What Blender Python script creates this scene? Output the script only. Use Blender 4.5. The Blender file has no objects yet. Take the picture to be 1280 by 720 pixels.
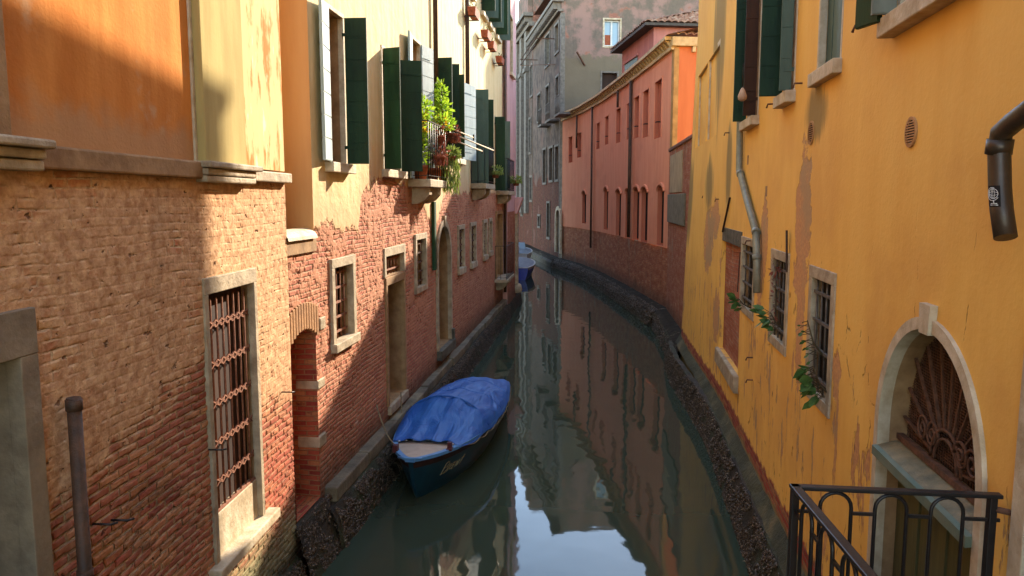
import bpy, bmesh, math, random
from mathutils import Vector, Matrix
random.seed(7)
SC = bpy.context.scene
COL = SC.collection
R = math.radians

# ------------------------------------------------------------------ camera (eye 4 m above the water, on the bridge)
FPX, CAMH = 950.0, 4.0
PITCH = math.atan(110 / 950.0)
CP, SP = math.cos(PITCH), math.sin(PITCH)

def sight(px, py):
    x = (px - 640) / FPX; y = (360 - py) / FPX
    return (x, CP + y * SP, -SP + y * CP)

# ------------------------------------------------------------------ tagging
def tag(o, label=None, cat=None, group=None, kind=None):
    if label: o['label'] = label
    if cat: o['category'] = cat
    if group: o['group'] = group
    if kind: o['kind'] = kind
    return o

def empty(name, loc=(0, 0, 0), rz=0.0, parent=None):
    o = bpy.data.objects.new(name, None)
    o.empty_display_size = 0.2
    COL.objects.link(o); o.location = loc; o.rotation_euler = (0, 0, rz)
    if parent: o.parent = parent
    return o

def copy_tree(o, parent=None):
    c = o.copy(); COL.objects.link(c)
    if parent: c.parent = parent
    for ch in [x for x in o.children]:
        copy_tree(ch, c)
    return c

# ------------------------------------------------------------------ mesh builder
class MB:
    """collects faces; s = which local y side counts as 'out' (+1 or -1)"""
    def __init__(self, s=1):
        self.v = []; self.f = []; self.m = []; self.s = s; self.mi = 0; self.smooth = []
        self.uv = {}
    def P(self, u, o, z):
        self.v.append((u, o * self.s, z)); return len(self.v) - 1
    def face(self, idx, smooth=False):
        self.f.append(tuple(idx)); self.m.append(self.mi); self.smooth.append(smooth)
    def quad(self, a, b, c, d):
        self.face([self.P(*a), self.P(*b), self.P(*c), self.P(*d)])
    def poly(self, pts):
        self.face([self.P(*p) for p in pts])
    def hexa(self, p):
        i = [self.P(*q) for q in p]
        for q in ((3, 2, 1, 0), (4, 5, 6, 7), (0, 1, 5, 4), (1, 2, 6, 5), (2, 3, 7, 6), (3, 0, 4, 7)):
            self.face([i[k] for k in q])
    def box(self, u0, u1, o0, o1, z0, z1):
        self.hexa([(u0, o0, z0), (u1, o0, z0), (u1, o1, z0), (u0, o1, z0),
                   (u0, o0, z1), (u1, o0, z1), (u1, o1, z1), (u0, o1, z1)])
    def tube(self, pts, r, n=8, caps=True, smooth=True):
        pts = [Vector(p) for p in pts]
        rs = r if isinstance(r, (list, tuple)) else [r] * len(pts)
        rings = []
        up = None
        for k, p in enumerate(pts):
            a = pts[max(k - 1, 0)]; b = pts[min(k + 1, len(pts) - 1)]
            t = (b - a)
            if t.length < 1e-9: t = Vector((0, 0, 1))
            t.normalize()
            if up is None:
                up = Vector((0, 0, 1)) if abs(t.z) < .9 else Vector((1, 0, 0))
            x = t.cross(up)
            if x.length < 1e-6: x = t.cross(Vector((0.3, 1, 0)))
            x.normalize(); y = x.cross(t).normalized(); up = y
            rings.append([self.P(*(p + (x * math.cos(q) + y * math.sin(q)) * rs[k]))
                          for q in [2 * math.pi * j / n for j in range(n)]])
        for a, b in zip(rings, rings[1:]):
            for j in range(n):
                self.face((a[j], a[(j + 1) % n], b[(j + 1) % n], b[j]), smooth)
        if caps:
            self.face(rings[0][::-1]); self.face(rings[-1])
    def bar(self, a, b, w, h=None):
        """square bar from a to b"""
        h = h or w
        a, b = Vector(a), Vector(b); t = (b - a).normalized()
        up = Vector((0, 0, 1)) if abs(t.z) < .9 else Vector((0, 1, 0))
        x = t.cross(up).normalized() * (w / 2); y = x.normalized().cross(t).normalized() * (h / 2)
        self.hexa([a - x - y, a + x - y, a + x + y, a - x + y, b - x - y, b + x - y, b + x + y, b - x + y])
    def lathe(self, c, prof, n=16, smooth=True):
        rings = [[self.P(c[0] + r * math.cos(2 * math.pi * j / n), c[1] + r * math.sin(2 * math.pi * j / n), c[2] + z)
                  for j in range(n)] for r, z in prof]
        for a, b in zip(rings, rings[1:]):
            for j in range(n):
                self.face((a[j], a[(j + 1) % n], b[(j + 1) % n], b[j]), smooth)
        self.face(rings[0][::-1]); self.face(rings[-1])
    def prism(self, poly_uz, o0, o1):
        n = len(poly_uz)
        a = [self.P(u, o0, z) for u, z in poly_uz]; b = [self.P(u, o1, z) for u, z in poly_uz]
        self.face(a[::-1]); self.face(b)
        for k in range(n):
            self.face((a[k], a[(k + 1) % n], b[(k + 1) % n], b[k]))
    def build(self, name, mats, parent=None, loc=(0, 0, 0), recalc=True, bevel=0, uoff=(0, 0), shade_smooth=False):
        me = bpy.data.meshes.new(name)
        me.from_pydata(self.v, [], self.f)
        if not isinstance(mats, (list, tuple)): mats = [mats]
        for m in mats: me.materials.append(m)
        me.polygons.foreach_set('material_index', self.m)
        me.polygons.foreach_set('use_smooth', [bool(x or shade_smooth) for x in self.smooth])
        if recalc:
            bm = bmesh.new(); bm.from_mesh(me)
            bmesh.ops.recalc_face_normals(bm, faces=bm.faces)
            bm.to_mesh(me); bm.free()
        uvl = me.uv_layers.new(name='UVMap')
        data = [0.0] * (2 * len(me.loops))
        vs = me.vertices
        for p in me.polygons:
            n = p.normal; ax, ay, az = abs(n.x), abs(n.y), abs(n.z)
            for li in p.loop_indices:
                c = vs[me.loops[li].vertex_index].co
                if ay >= ax and ay >= az: q = (c.x, c.z)
                elif ax >= az: q = (c.y + 3.3, c.z)
                else: q = (c.x, c.y + 1.7)
                data[2 * li] = q[0] + uoff[0]; data[2 * li + 1] = q[1] + uoff[1]
        uvl.data.foreach_set('uv', data)
        me.update()
        o = bpy.data.objects.new(name, me); COL.objects.link(o)
        o.location = loc
        if parent: o.parent = parent
        if bevel:
            b = o.modifiers.new('bevel', 'BEVEL'); b.width = bevel; b.segments = 2; b.limit_method = 'ANGLE'
            b.angle_limit = R(40)
        return o

# ------------------------------------------------------------------ materials
def C(h):
    h = h.lstrip('#')
    def f(c):
        c /= 255.0
        return c / 12.92 if c <= .04045 else ((c + .055) / 1.055) ** 2.4
    return tuple(f(int(h[k:k + 2], 16)) for k in (0, 2, 4)) + (1.0,)

class Mat:
    def __init__(self, name, rough=.8, spec=.3, metal=0.0):
        self.mat = bpy.data.materials.new(name); self.mat.use_nodes = True
        self.nt = self.mat.node_tree; self.nd = self.nt.nodes; self.lk = self.nt.links
        self.b = self.nd['Principled BSDF']; self.out = self.nd['Material Output']
        self.b.inputs['Roughness'].default_value = rough
        self.b.inputs['Specular IOR Level'].default_value = spec
        self.b.inputs['Metallic'].default_value = metal
        self._uv = None
    def set(self, sock, v):
        if v is None: return
        if hasattr(v, 'links') or isinstance(v, bpy.types.NodeSocket): self.lk.new(v, sock)
        else:
            if isinstance(v, tuple) and len(v) == 4 and sock.type == 'VECTOR': v = v[:3]
            sock.default_value = v
    def new(self, t, **k):
        n = self.nd.new(t)
        for a, b in k.items(): setattr(n, a, b)
        return n
    def uv(self):
        if self._uv is None:
            self._uv = self.new('ShaderNodeUVMap').outputs[0]
        return self._uv
    def obj(self):
        return self.new('ShaderNodeTexCoord').outputs['Object']
    def xy(self, v=None):
        n = self.new('ShaderNodeSeparateXYZ'); self.lk.new(v or self.uv(), n.inputs[0]); return n.outputs
    def comb(self, x, y, z=0.0):
        n = self.new('ShaderNodeCombineXYZ')
        for k, q in enumerate((x, y, z)): self.set(n.inputs[k], q)
        return n.outputs[0]
    def vscale(self, v, s):
        n = self.new('ShaderNodeVectorMath', operation='MULTIPLY'); self.set(n.inputs[0], v); n.inputs[1].default_value = s
        return n.outputs[0]
    def vadd(self, v, w):
        n = self.new('ShaderNodeVectorMath', operation='ADD'); self.set(n.inputs[0], v); self.set(n.inputs[1], w)
        return n.outputs[0]
    def noise(self, v, scale, detail=4.0, rough=.55, dist=0.0, color=False):
        n = self.new('ShaderNodeTexNoise'); self.set(n.inputs['Vector'], v)
        n.inputs['Scale'].default_value = scale; n.inputs['Detail'].default_value = detail
        n.inputs['Roughness'].default_value = rough; n.inputs['Distortion'].default_value = dist
        return n.outputs[1 if color else 0]
    def voro(self, v, scale, feature='F1'):
        n = self.new('ShaderNodeTexVoronoi', feature=feature); self.set(n.inputs['Vector'], v)
        n.inputs['Scale'].default_value = scale
        return n.outputs[0]
    def math(self, op, a, b=None, c=None, clamp=False):
        n = self.new('ShaderNodeMath', operation=op, use_clamp=clamp)
        for k, q in enumerate((a, b, c)):
            if q is not None: self.set(n.inputs[k], q)
        return n.outputs[0]
    def mr(self, x, a, b, c=0.0, d=1.0, smooth=True):
        n = self.new('ShaderNodeMapRange', interpolation_type='SMOOTHSTEP' if smooth else 'LINEAR')
        for k, q in enumerate((x, a, b, c, d)): self.set(n.inputs[k], q)
        return n.outputs[0]
    def mix(self, f, a, b, blend='MIX'):
        n = self.new('ShaderNodeMix', data_type='RGBA', blend_type=blend)
        self.set(n.inputs[0], f); self.set(n.inputs[6], a); self.set(n.inputs[7], b)
        return n.outputs[2]
    def lerp(self, f, a, b):
        n = self.new('ShaderNodeMix', data_type='FLOAT')
        self.set(n.inputs[0], f); self.set(n.inputs[2], a); self.set(n.inputs[3], b)
        return n.outputs[0]
    def ramp(self, f, stops):
        n = self.new('ShaderNodeValToRGB'); self.set(n.inputs[0], f)
        e = n.color_ramp.elements
        while len(e) < len(stops): e.new(.5)
        for k, (p, c) in enumerate(stops):
            e[k].position = p; e[k].color = c
        return n.outputs[0]
    def curve(self, x, x0, x1, pts, y0, y1):
        """float curve: x in x0..x1 -> y in y0..y1 through pts [(x, y)]"""
        xs = self.mr(x, x0, x1, smooth=False)
        n = self.new('ShaderNodeFloatCurve'); self.set(n.inputs[1], xs)
        c = n.mapping.curves[0]
        P = [((a - x0) / (x1 - x0), (b - y0) / (y1 - y0)) for a, b in pts]
        c.points[0].location = P[0]; c.points[1].location = P[-1]
        for p in P[1:-1]: c.points.new(*p)
        for p in c.points: p.handle_type = 'VECTOR'
        n.mapping.update()
        return self.math('MULTIPLY_ADD', n.outputs[0], y1 - y0, y0)
    def col(self, c): self.set(self.b.inputs['Base Color'], c)
    def rough(self, r): self.set(self.b.inputs['Roughness'], r)
    def bump(self, h, dist=.01, strength=1.0):
        n = self.new('ShaderNodeBump'); self.set(n.inputs['Height'], h)
        n.inputs['Distance'].default_value = dist; n.inputs['Strength'].default_value = strength
        self.lk.new(n.outputs[0], self.b.inputs['Normal'])
    def disp(self, h, scale=.02, mid=1.0):
        n = self.new('ShaderNodeDisplacement'); self.set(n.inputs['Height'], h)
        n.inputs['Midlevel'].default_value = mid; n.inputs['Scale'].default_value = scale
        self.lk.new(n.outputs[0], self.out.inputs['Displacement'])
        self.mat.displacement_method = 'BOTH'
    # --- bricks: colour and height (0 mortar .. 1 face)
    def bricks(self, stops, mortar, bw=.215, rh=.058, ms=.009, wob=.020, v=None):
        uv = v or self.uv()
        w = self.noise(uv, 7.0, 3.0, color=True)
        w = self.vscale(self.vadd(w, (-.5, -.5, -.5)), (wob, wob, 0))
        w2 = self.vscale(self.vadd(self.noise(uv, .9, 1.0, color=True), (-.5, -.5, -.5)), (.16, .11, 0))
        q = self.vadd(self.vadd(uv, w), w2)
        n = self.new('ShaderNodeTexBrick'); self.set(n.inputs['Vector'], q)
        n.inputs['Color1'].default_value = (0, 0, 0, 1); n.inputs['Color2'].default_value = (1, 1, 1, 1)
        n.inputs['Mortar'].default_value = (.5, .5, .5, 1)
        n.inputs['Scale'].default_value = 1.0; n.inputs['Brick Width'].default_value = bw
        n.inputs['Row Height'].default_value = rh; n.inputs['Mortar Size'].default_value = ms
        n.inputs['Mortar Smooth'].default_value = .6
        mm = n.outputs['Fac']
        rnd = self.mr(n.outputs['Color'], 0, 1, smooth=False)
        tone = self.math('ADD', self.math('MULTIPLY', rnd, .7), self.math('MULTIPLY', self.noise(uv, 22, 5.0), .45), clamp=True)
        face = self.ramp(tone, stops)
        mcol = self.mix(self.noise(uv, 40, 3.0), mortar, tuple(x * .62 for x in mortar[:3]) + (1,))
        col = self.mix(mm, face, mcol)
        chip = self.noise(uv, 30, 5.0, .65)
        pits = self.mr(self.noise(uv, 9.0, 4.0, .6), .62, .72)
        h = self.math('SUBTRACT', 1.0, mm)
        h = self.math('MULTIPLY', h, self.math('MULTIPLY_ADD', rnd, .35, .65))
        h = self.math('ADD', self.math('MULTIPLY', h, .72), self.math('MULTIPLY', chip, .28))
        h = self.math('SUBTRACT', h, self.math('MULTIPLY', pits, .45))
        return col, h, mm

def simple(name, base, var=None, rough=.8, spec=.3, metal=0.0, scale=6.0, bump=.004, bscale=40.0, stretch=None, coord='obj'):
    m = Mat(name, rough, spec, metal)
    v = m.obj() if coord == 'obj' else m.uv()
    if stretch: v = m.vscale(v, stretch)
    n = m.noise(v, scale, 6.0, .6)
    m.col(m.ramp(n, [(.32, base), (.68, var or tuple(x * .7 for x in base[:3]) + (1,))]))
    if bump: m.bump(m.noise(v, bscale, 5.0, .6), bump, .8)
    return m.mat

STONE = simple('istrian_stone', C('b8a78a'), C('84735a'), rough=.75, bump=.012, bscale=24)
STONE_PALE = simple('pale_stone', C('cbbca0'), C('a08c6c'), rough=.75, bump=.010, bscale=24)
STONE_DARK = simple('damp_stone', C('6d6656'), C('3b3a30'), rough=.6, bump=.02, bscale=16)
GREEN = simple('green_paint', C('27492b'), C('1a331e'), rough=.6, spec=.2, bump=.003, stretch=(1, 1, .2))
GREEN2 = simple('dark_green_paint', C('1f3a22'), C('142717'), rough=.6, spec=.2, bump=.003, stretch=(1, 1, .2))
GREEN_BLUE = simple('faded_blue_green_paint', C('43594c'), C('33473c'), rough=.55, spec=.35, bump=.003, stretch=(1, 1, .2))
GREY_PAINT = simple('weathered_grey_paint', C('77796a'), C('5d5f52'), rough=.55, bump=.003, stretch=(1, 1, .2))
IRON = simple('black_iron', C('1f1d1c'), C('2b2624'), rough=.4, spec=.4, metal=.3, scale=20, bump=.002)
RUST = simple('rusty_iron', C('6e4c38'), C('463022'), rough=.85, scale=25, bump=.004)
RUST_LIGHT = simple('pale_rusted_iron', C('9a6a50'), C('6f4432'), rough=.85, scale=25, bump=.003)
PIPE_DARK = simple('dark_iron_pipe', C('33281f'), C('5a3d2a'), rough=.6, spec=.35, scale=9, bump=.006)
PIPE_COPPER = simple('brown_copper_pipe', C('4a3b2c'), C('2f2a22'), rough=.42, spec=.5, metal=.35, scale=6, bump=.002)
PIPE_GREY = simple('grey_zinc_pipe', C('8b8a76'), C('67675a'), rough=.5, spec=.4, metal=.2, scale=8, bump=.003)
COPPER_GREEN = simple('green_copper_sheet', C('596b5b'), C('70755f'), rough=.55, spec=.4, scale=7, bump=.003)
TERRA = simple('terracotta', C('a4593a'), C('7d4029'), rough=.85, scale=18, bump=.003)
TILE = simple('roof_tile', C('8a5a44'), C('5b4034'), rough=.85, scale=7, bump=.01)
WOOD = simple('weathered_wood', C('8a6a44'), C('5d452b'), rough=.75, stretch=(1, 1, .1), scale=14, bump=.006)
WOOD_DOOR = simple('olive_wood_door', C('5d5a36'), C('45442a'), rough=.7, stretch=(1, 1, .1), scale=12, bump=.004)
DARK = simple('dark_interior', C('221c18'), C('120f0d'), rough=.9, bump=0)
DARKBRN = simple('dark_brown_board', C('3c2618'), C('26170f'), rough=.8, bump=.003, stretch=(1, 1, .15))
PLASTER_PINK = simple('pinkish_plaster', C('b79a80'), C('9d8168'), rough=.85, bump=.004)
JAMB = simple('rendered_jamb', C('a5835a'), C('80613f'), rough=.85, bump=.008, bscale=18)
JAMB_GREY = simple('grey_render', C('8f8069'), C('6f614e'), rough=.85, bump=.012, bscale=14)
SUNLIT_PAINT = simple('sunlit_shutter_paint', C('a3b3b1'), C('87999a'), rough=.6, bump=.003, stretch=(1, 1, .2))  # pale tone puts the sun on open shutter leaves into the colour
WHITE = simple('white_paint', C('d8d6cf'), C('bdbab0'), rough=.45, bump=.001)
SOIL = simple('potting_soil', C('3a2a1c'), C('241a12'), rough=.95)
ROPE = simple('hemp_rope', C('8a7a5c'), C('5f533d'), rough=.9, scale=60, bump=.003)
BARK = simple('brown_stem', C('5b4a30'), C('3e3220'), rough=.9)

def leaf_mat(name, a, b, trans=.35):
    m = Mat(name, .5, .35)
    g = m.new('ShaderNodeObjectInfo').outputs['Random']
    n = m.noise(m.obj(), 9.0, 3.0)
    c = m.ramp(n, [(.3, a), (.7, b)])
    m.col(c)
    t = m.new('ShaderNodeBsdfTranslucent'); m.lk.new(c, t.inputs[0])
    s = m.new('ShaderNodeMixShader'); s.inputs[0].default_value = trans
    m.lk.new(m.b.outputs[0], s.inputs[1]); m.lk.new(t.outputs[0], s.inputs[2])
    m.lk.new(s.outputs[0], m.out.inputs['Surface'])
    return m.mat
LEAF_LIME = leaf_mat('lime_leaves', C('a9c034'), C('6f9a26'), .5)
LEAF_YEL = leaf_mat('yellow_leaves', C('d2a92c'), C('b98b22'), .45)
LEAF_FIG = leaf_mat('fig_leaves', C('5a7c3c'), C('34552a'), .3)
LEAF_GRASS = leaf_mat('trailing_grass', C('94a04c'), C('5f7236'), .35)
LEAF_DRY = leaf_mat('dry_red_leaves', C('8a4a3a'), C('5e2f26'), .3)
LEAF_DARK = leaf_mat('dark_leaves', C('4b5a30'), C('2e3b22'), .2)

def glass_mat(name, tint):
    m = Mat(name, .06, .6); m.col(tint); return m.mat
GLASS = glass_mat('window_glass', C('2c3338'))
GLASS_SKY = glass_mat('pale_window_glass', C('8fa6b0'))
EXPOSURE = 2.8
# ------------------------------------------------------------------ facades
class Fac:
    """a facade line on the plan from A towards B; local x runs along it, 'out' is towards the canal"""
    def __init__(self, A, B, s, root=None, uoff=0.0):
        self.A = Vector((A[0], A[1])); d = Vector((B[0] - A[0], B[1] - A[1])); self.L = d.length
        self.d = d.normalized(); self.s = s; self.ang = math.atan2(self.d.y, self.d.x)
        self.n = Vector((-self.d.y, self.d.x)) * s
        self.root = root; self.holes = []; self.uoff = uoff
    def pix(self, px, py, out=0.0):
        r = sight(px, py); rr = Vector((r[0], r[1])); Aq = self.A + self.n * out
        t = Aq.dot(self.n) / rr.dot(self.n)
        p = rr * t
        return (p - Aq).dot(self.d), CAMH + r[2] * t
    def rect(self, tl, br, out=0.0):
        a = self.pix(*tl, out); b = self.pix(*br, out)
        return min(a[0], b[0]), max(a[0], b[0]), min(a[1], b[1]), max(a[1], b[1])
    def world(self, u, o, z):
        p = self.A + self.d * u + self.n * o
        return (p.x, p.y, z)
    def mb(self): return MB(self.s)
    def thing(self, name, u=0, o=0, z=0):
        return empty(name, self.world(u, o, z), self.ang)

def house(name, F, label, cat='house', z=0.0):
    r = empty(name, (F.A.x, F.A.y, z), F.ang); tag(r, label, cat); F.root = r
    return r

def lines(a, b, brk, step):
    pts = sorted({round(x, 5) for x in [a, b] + [q for q in brk if a < q < b]})
    out = [pts[0]]
    for p, q in zip(pts, pts[1:]):
        if q - p < 1e-4: continue
        n = max(1, int(math.ceil((q - p) / step))) if step else 1
        out += [p + (q - p) * (k + 1) / n for k in range(n)]
    return out

def arch_z(h, u):
    """underside height of an arched hole at u"""
    if not h.get('rise'): return h['z1']
    c = (h['u0'] + h['u1']) / 2; hw = (h['u1'] - h['u0']) / 2
    t = max(0.0, 1 - ((u - c) / hw) ** 2)
    return h['z1'] - h['rise'] + h['rise'] * math.sqrt(t)

def wall(F, name, u0, u1, z0, z1, mats, step=None, matf=None, brk_u=(), brk_z=(), o=0.0, deform=None, parent=None, jamb=1,
         holes=None, top=None, bevel=0, recess_mats=None):
    holes = [h for h in (F.holes if holes is None else holes) if h['u1'] > u0 and h['u0'] < u1 and h['z1'] > z0 and h['z0'] < z1]
    b = F.mb(); flip = F.s > 0
    U = lines(u0, u1, [h['u0'] for h in holes] + [h['u1'] for h in holes] + list(brk_u), step)
    Z = lines(z0, z1, [h['z0'] for h in holes] + [h['z1'] for h in holes] + list(brk_z), step)
    idx = {}
    def V(i, j):
        if (i, j) not in idx:
            u, z = U[i], Z[j]; oo = o + (deform(u, z) if deform else 0)
            if top: z = min(z, top(u))
            idx[(i, j)] = b.P(u, oo, z)
        return idx[(i, j)]
    for i in range(len(U) - 1):
        uc = (U[i] + U[i + 1]) / 2
        hs = [h for h in holes if h['u0'] < uc < h['u1']]
        for j in range(len(Z) - 1):
            zc = (Z[j] + Z[j + 1]) / 2
            if any(h['z0'] < zc < h['z1'] for h in hs): continue
            b.mi = matf(uc, zc) if matf else 0
            q = (V(i, j), V(i + 1, j), V(i + 1, j + 1), V(i, j + 1))
            b.face(q[::-1] if flip else q)
    for h in holes:
        d = -h['depth']; a0, a1, c0, c1 = max(h['u0'], u0), min(h['u1'], u1), max(h['z0'], z0), min(h['z1'], z1)
        b.mi = h.get('jamb', jamb)
        of = (lambda u, z: o + deform(u, z)) if deform else (lambda u, z: o)
        if h.get('rise'):
            N = 24; pu = [(a0 + a1) / 2 - (a1 - a0) / 2 * math.cos(math.pi * k / N) for k in range(N + 1)]
            for p, q in zip(pu, pu[1:]):
                zp, zq = arch_z(h, p), arch_z(h, q)
                b.mi = h.get('jamb', jamb)
                b.quad((p, of(p, zp), zp), (q, of(q, zq), zq), (q, d, zq), (p, d, zp))
                b.mi = matf((p + q) / 2, c1) if matf else 0
                pts = [(p, of(p, zp), zp), (q, of(q, zq), zq), (q, of(q, c1), c1), (p, of(p, c1), c1)]
                i4 = [b.P(*x) for x in pts]; b.face(i4[::-1] if flip else i4)
            b.mi = h.get('jamb', jamb)
            zt0 = h['z1'] - h['rise']
        else:
            zt0 = c1
            if h['z1'] < z1: b.quad((a0, of(a0, c1), c1), (a1, of(a1, c1), c1), (a1, d, c1), (a0, d, c1))
        if h['u0'] > u0 - .01: b.quad((a0, of(a0, c0), c0), (a0, d, c0), (a0, d, zt0), (a0, of(a0, zt0), zt0))
        if h['u1'] < u1 + .01: b.quad((a1, of(a1, c0), c0), (a1, d, c0), (a1, d, zt0), (a1, of(a1, zt0), zt0))
        if h['z0'] > z0: b.quad((a0, of(a0, c0), c0), (a1, of(a1, c0), c0), (a1, d, c0), (a0, d, c0))
    return b.build(name, mats, parent or F.root, recalc=False, uoff=(F.uoff, 0))

def hole(F, u0, u1, z0, z1, depth, rise=0, jamb=None):
    h = dict(u0=u0, u1=u1, z0=z0, z1=z1, depth=depth, rise=rise)
    if jamb is not None: h['jamb'] = jamb
    F.holes.append(h); return h

def back_panel(F, h, name, mat, parent, inset=0.004, o=None, planks=0):
    b = F.mb(); d = -h['depth'] + inset if o is None else o
    e = .01
    if planks:
        w = (h['u1'] - h['u0']) / planks
        for k in range(planks):
            u = h['u0'] + k * w
            b.box(u + .004, u + w - .004, d - .03, d + (.004 if k % 2 else 0), h['z0'], h['z1'] - (h['rise'] * .5 if h['rise'] else 0))
        b.quad((h['u0'] - e, d - .02, h['z0'] - e), (h['u1'] + e, d - .02, h['z0'] - e), (h['u1'] + e, d - .02, h['z1'] + e), (h['u0'] - e, d - .02, h['z1'] + e))
    else:
        b.quad((h['u0'] - e, d, h['z0'] - e), (h['u1'] + e, d, h['z0'] - e), (h['u1'] + e, d, h['z1'] + e), (h['u0'] - e, d, h['z1'] + e))
    return b.build(name, mat, parent)

def surround(F, h, w, out, mat, name, parent, top=None, bot=None, left=True, right=True, inn=.06, base=True, bevel=.006):
    """stone frame round a rectangular opening, 3 mm proud of the jambs"""
    top = w if top is None else top; bot = w if bot is None else bot
    b = F.mb(); p = .003; a0, a1, c0, c1 = h['u0'] + p, h['u1'] - p, h['z0'] + p, h['z1'] - p
    zt = c1 if top else h['z1']; zb = c0 if bot else h['z0']
    if top: b.box(a0 - w, a1 + w, -inn, out, c1, c1 + top)
    if bot: b.box(a0 - w, a1 + w, -inn, out, c0 - bot, c0)
    if left: b.box(a0 - w, a0, -inn, out - .002, zb, zt)
    if right: b.box(a1, a1 + w, -inn, out - .002, zb, zt)
    return b.build(name, mat, parent, bevel=bevel)

def arch_surround(F, h, w, out, mat, name, parent, zb=None, key=None, n=22, inn=.05):
    b = F.mb(); c = (h['u0'] + h['u1']) / 2; hw = (h['u1'] - h['u0']) / 2; zs = h['z1'] - h['rise']
    ri = h['rise']; zb = h['z0'] if zb is None else zb; p = .004
    pi = [(c + (hw - p) * math.cos(t), zs + (ri - p) * math.sin(t)) for t in [math.pi * k / n for k in range(n + 1)]]
    po = [(c + (hw + w) * math.cos(t), zs + (ri + w) * math.sin(t)) for t in [math.pi * k / n for k in range(n + 1)]]
    pi = [(c + hw - p, zb)] + pi + [(c - hw + p, zb)]; po = [(c + hw + w, zb)] + po + [(c - hw - w, zb)]
    for k in range(len(pi) - 1):
        a, d, e, f = pi[k], pi[k + 1], po[k + 1], po[k]
        b.quad((a[0], out, a[1]), (d[0], out, d[1]), (e[0], out, e[1]), (f[0], out, f[1]))
        b.quad((f[0], out, f[1]), (e[0], out, e[1]), (e[0], -inn, e[1]), (f[0], -inn, f[1]))
        b.quad((a[0], out, a[1]), (d[0], out, d[1]), (d[0], -inn, d[1]), (a[0], -inn, a[1]))
    if key:
        kw, kh, ko = key
        b.hexa([(c - kw * .8, -inn, h['z1'] - .02), (c + kw * .8, -inn, h['z1'] - .02), (c + kw * .8, out + ko, h['z1'] - .02), (c - kw * .8, out + ko, h['z1'] - .02),
                (c - kw, -inn, h['z1'] + kh), (c + kw, -inn, h['z1'] + kh), (c + kw, out + ko, h['z1'] + kh), (c - kw, out + ko, h['z1'] + kh)])
    return b.build(name, mat, parent)

def grille(F, h, o, nv, nh, r, mat, parent, z0=None, z1=None, name='grille', hr=None):
    b = F.mb(); z0 = h['z0'] if z0 is None else z0; z1 = h['z1'] if z1 is None else z1
    for k in range(nv):
        u = h['u0'] + (h['u1'] - h['u0']) * (k + .5) / nv
        b.tube([(u, o, z0), (u, o, z1)], r, 6)
    for k in range(nh):
        z = z0 + (z1 - z0) * (k + .5) / nh
        b.box(h['u0'], h['u1'], o - r * .7, o + (hr or r) * 1.5, z - r * 1.2, z + r * 1.2)
    return b.build(name, mat, parent)

def sill(F, h, w, out, th, mat, parent, name='sill', o0=-.08):
    b = F.mb()
    b.box(h['u0'] - w, h['u1'] + w, o0, out, h['z0'] - th, h['z0'] + .004)
    return b.build(name, mat, parent, bevel=.008)

def leaf_shutter(F, hu, ho, ang, w, z0, z1, mat, parent, th=.035, nb=7, name='shutter', strap=True):
    """board shutter hinged at (hu, ho); ang in degrees from +u towards out"""
    b = F.mb(); ca, sa = math.cos(R(ang)), math.sin(R(ang))
    def T(x, y, z): return (hu + ca * x - sa * y, ho + sa * x + ca * y, z)
    def bx(x0, x1, y0, y1, a, c):
        b.hexa([T(x0, y0, a), T(x1, y0, a), T(x1, y1, a), T(x0, y1, a), T(x0, y0, c), T(x1, y0, c), T(x1, y1, c), T(x0, y1, c)])
    bx(0, w, -th / 2 + .006, th / 2 - .006, z0, z1)
    hgt = (z1 - z0) / nb
    for k in range(nb):
        bx(.004, w - .004, -th / 2, th / 2, z0 + k * hgt + .007, z0 + (k + 1) * hgt - .007)
    if strap:
        for zz in (z0 + .2, z1 - .2):
            bx(-.03, w * .7, th / 2, th / 2 + .006, zz - .02, zz + .02)
    return b.build(name, mat, parent)

# ------------------------------------------------------------------ wall materials
BR_WARM = [(.05, C('955a3e')), (.35, C('b4744e')), (.62, C('c48a60')), (.85, C('cfa878')), (1.0, C('9c5c40'))]
BR_RED = [(.05, C('6a3028')), (.35, C('8a3d30')), (.6, C('9c4a36')), (.85, C('a97048')), (1.0, C('5f3028'))]
BR_ORA = [(.05, C('a0553a')), (.4, C('b86a44')), (.7, C('c88658')), (1.0, C('a85c3e'))]
BR_ROSE = [(.05, C('8d5140')), (.4, C('a5614a')), (.7, C('b5785a')), (1.0, C('9a5b46'))]

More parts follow.
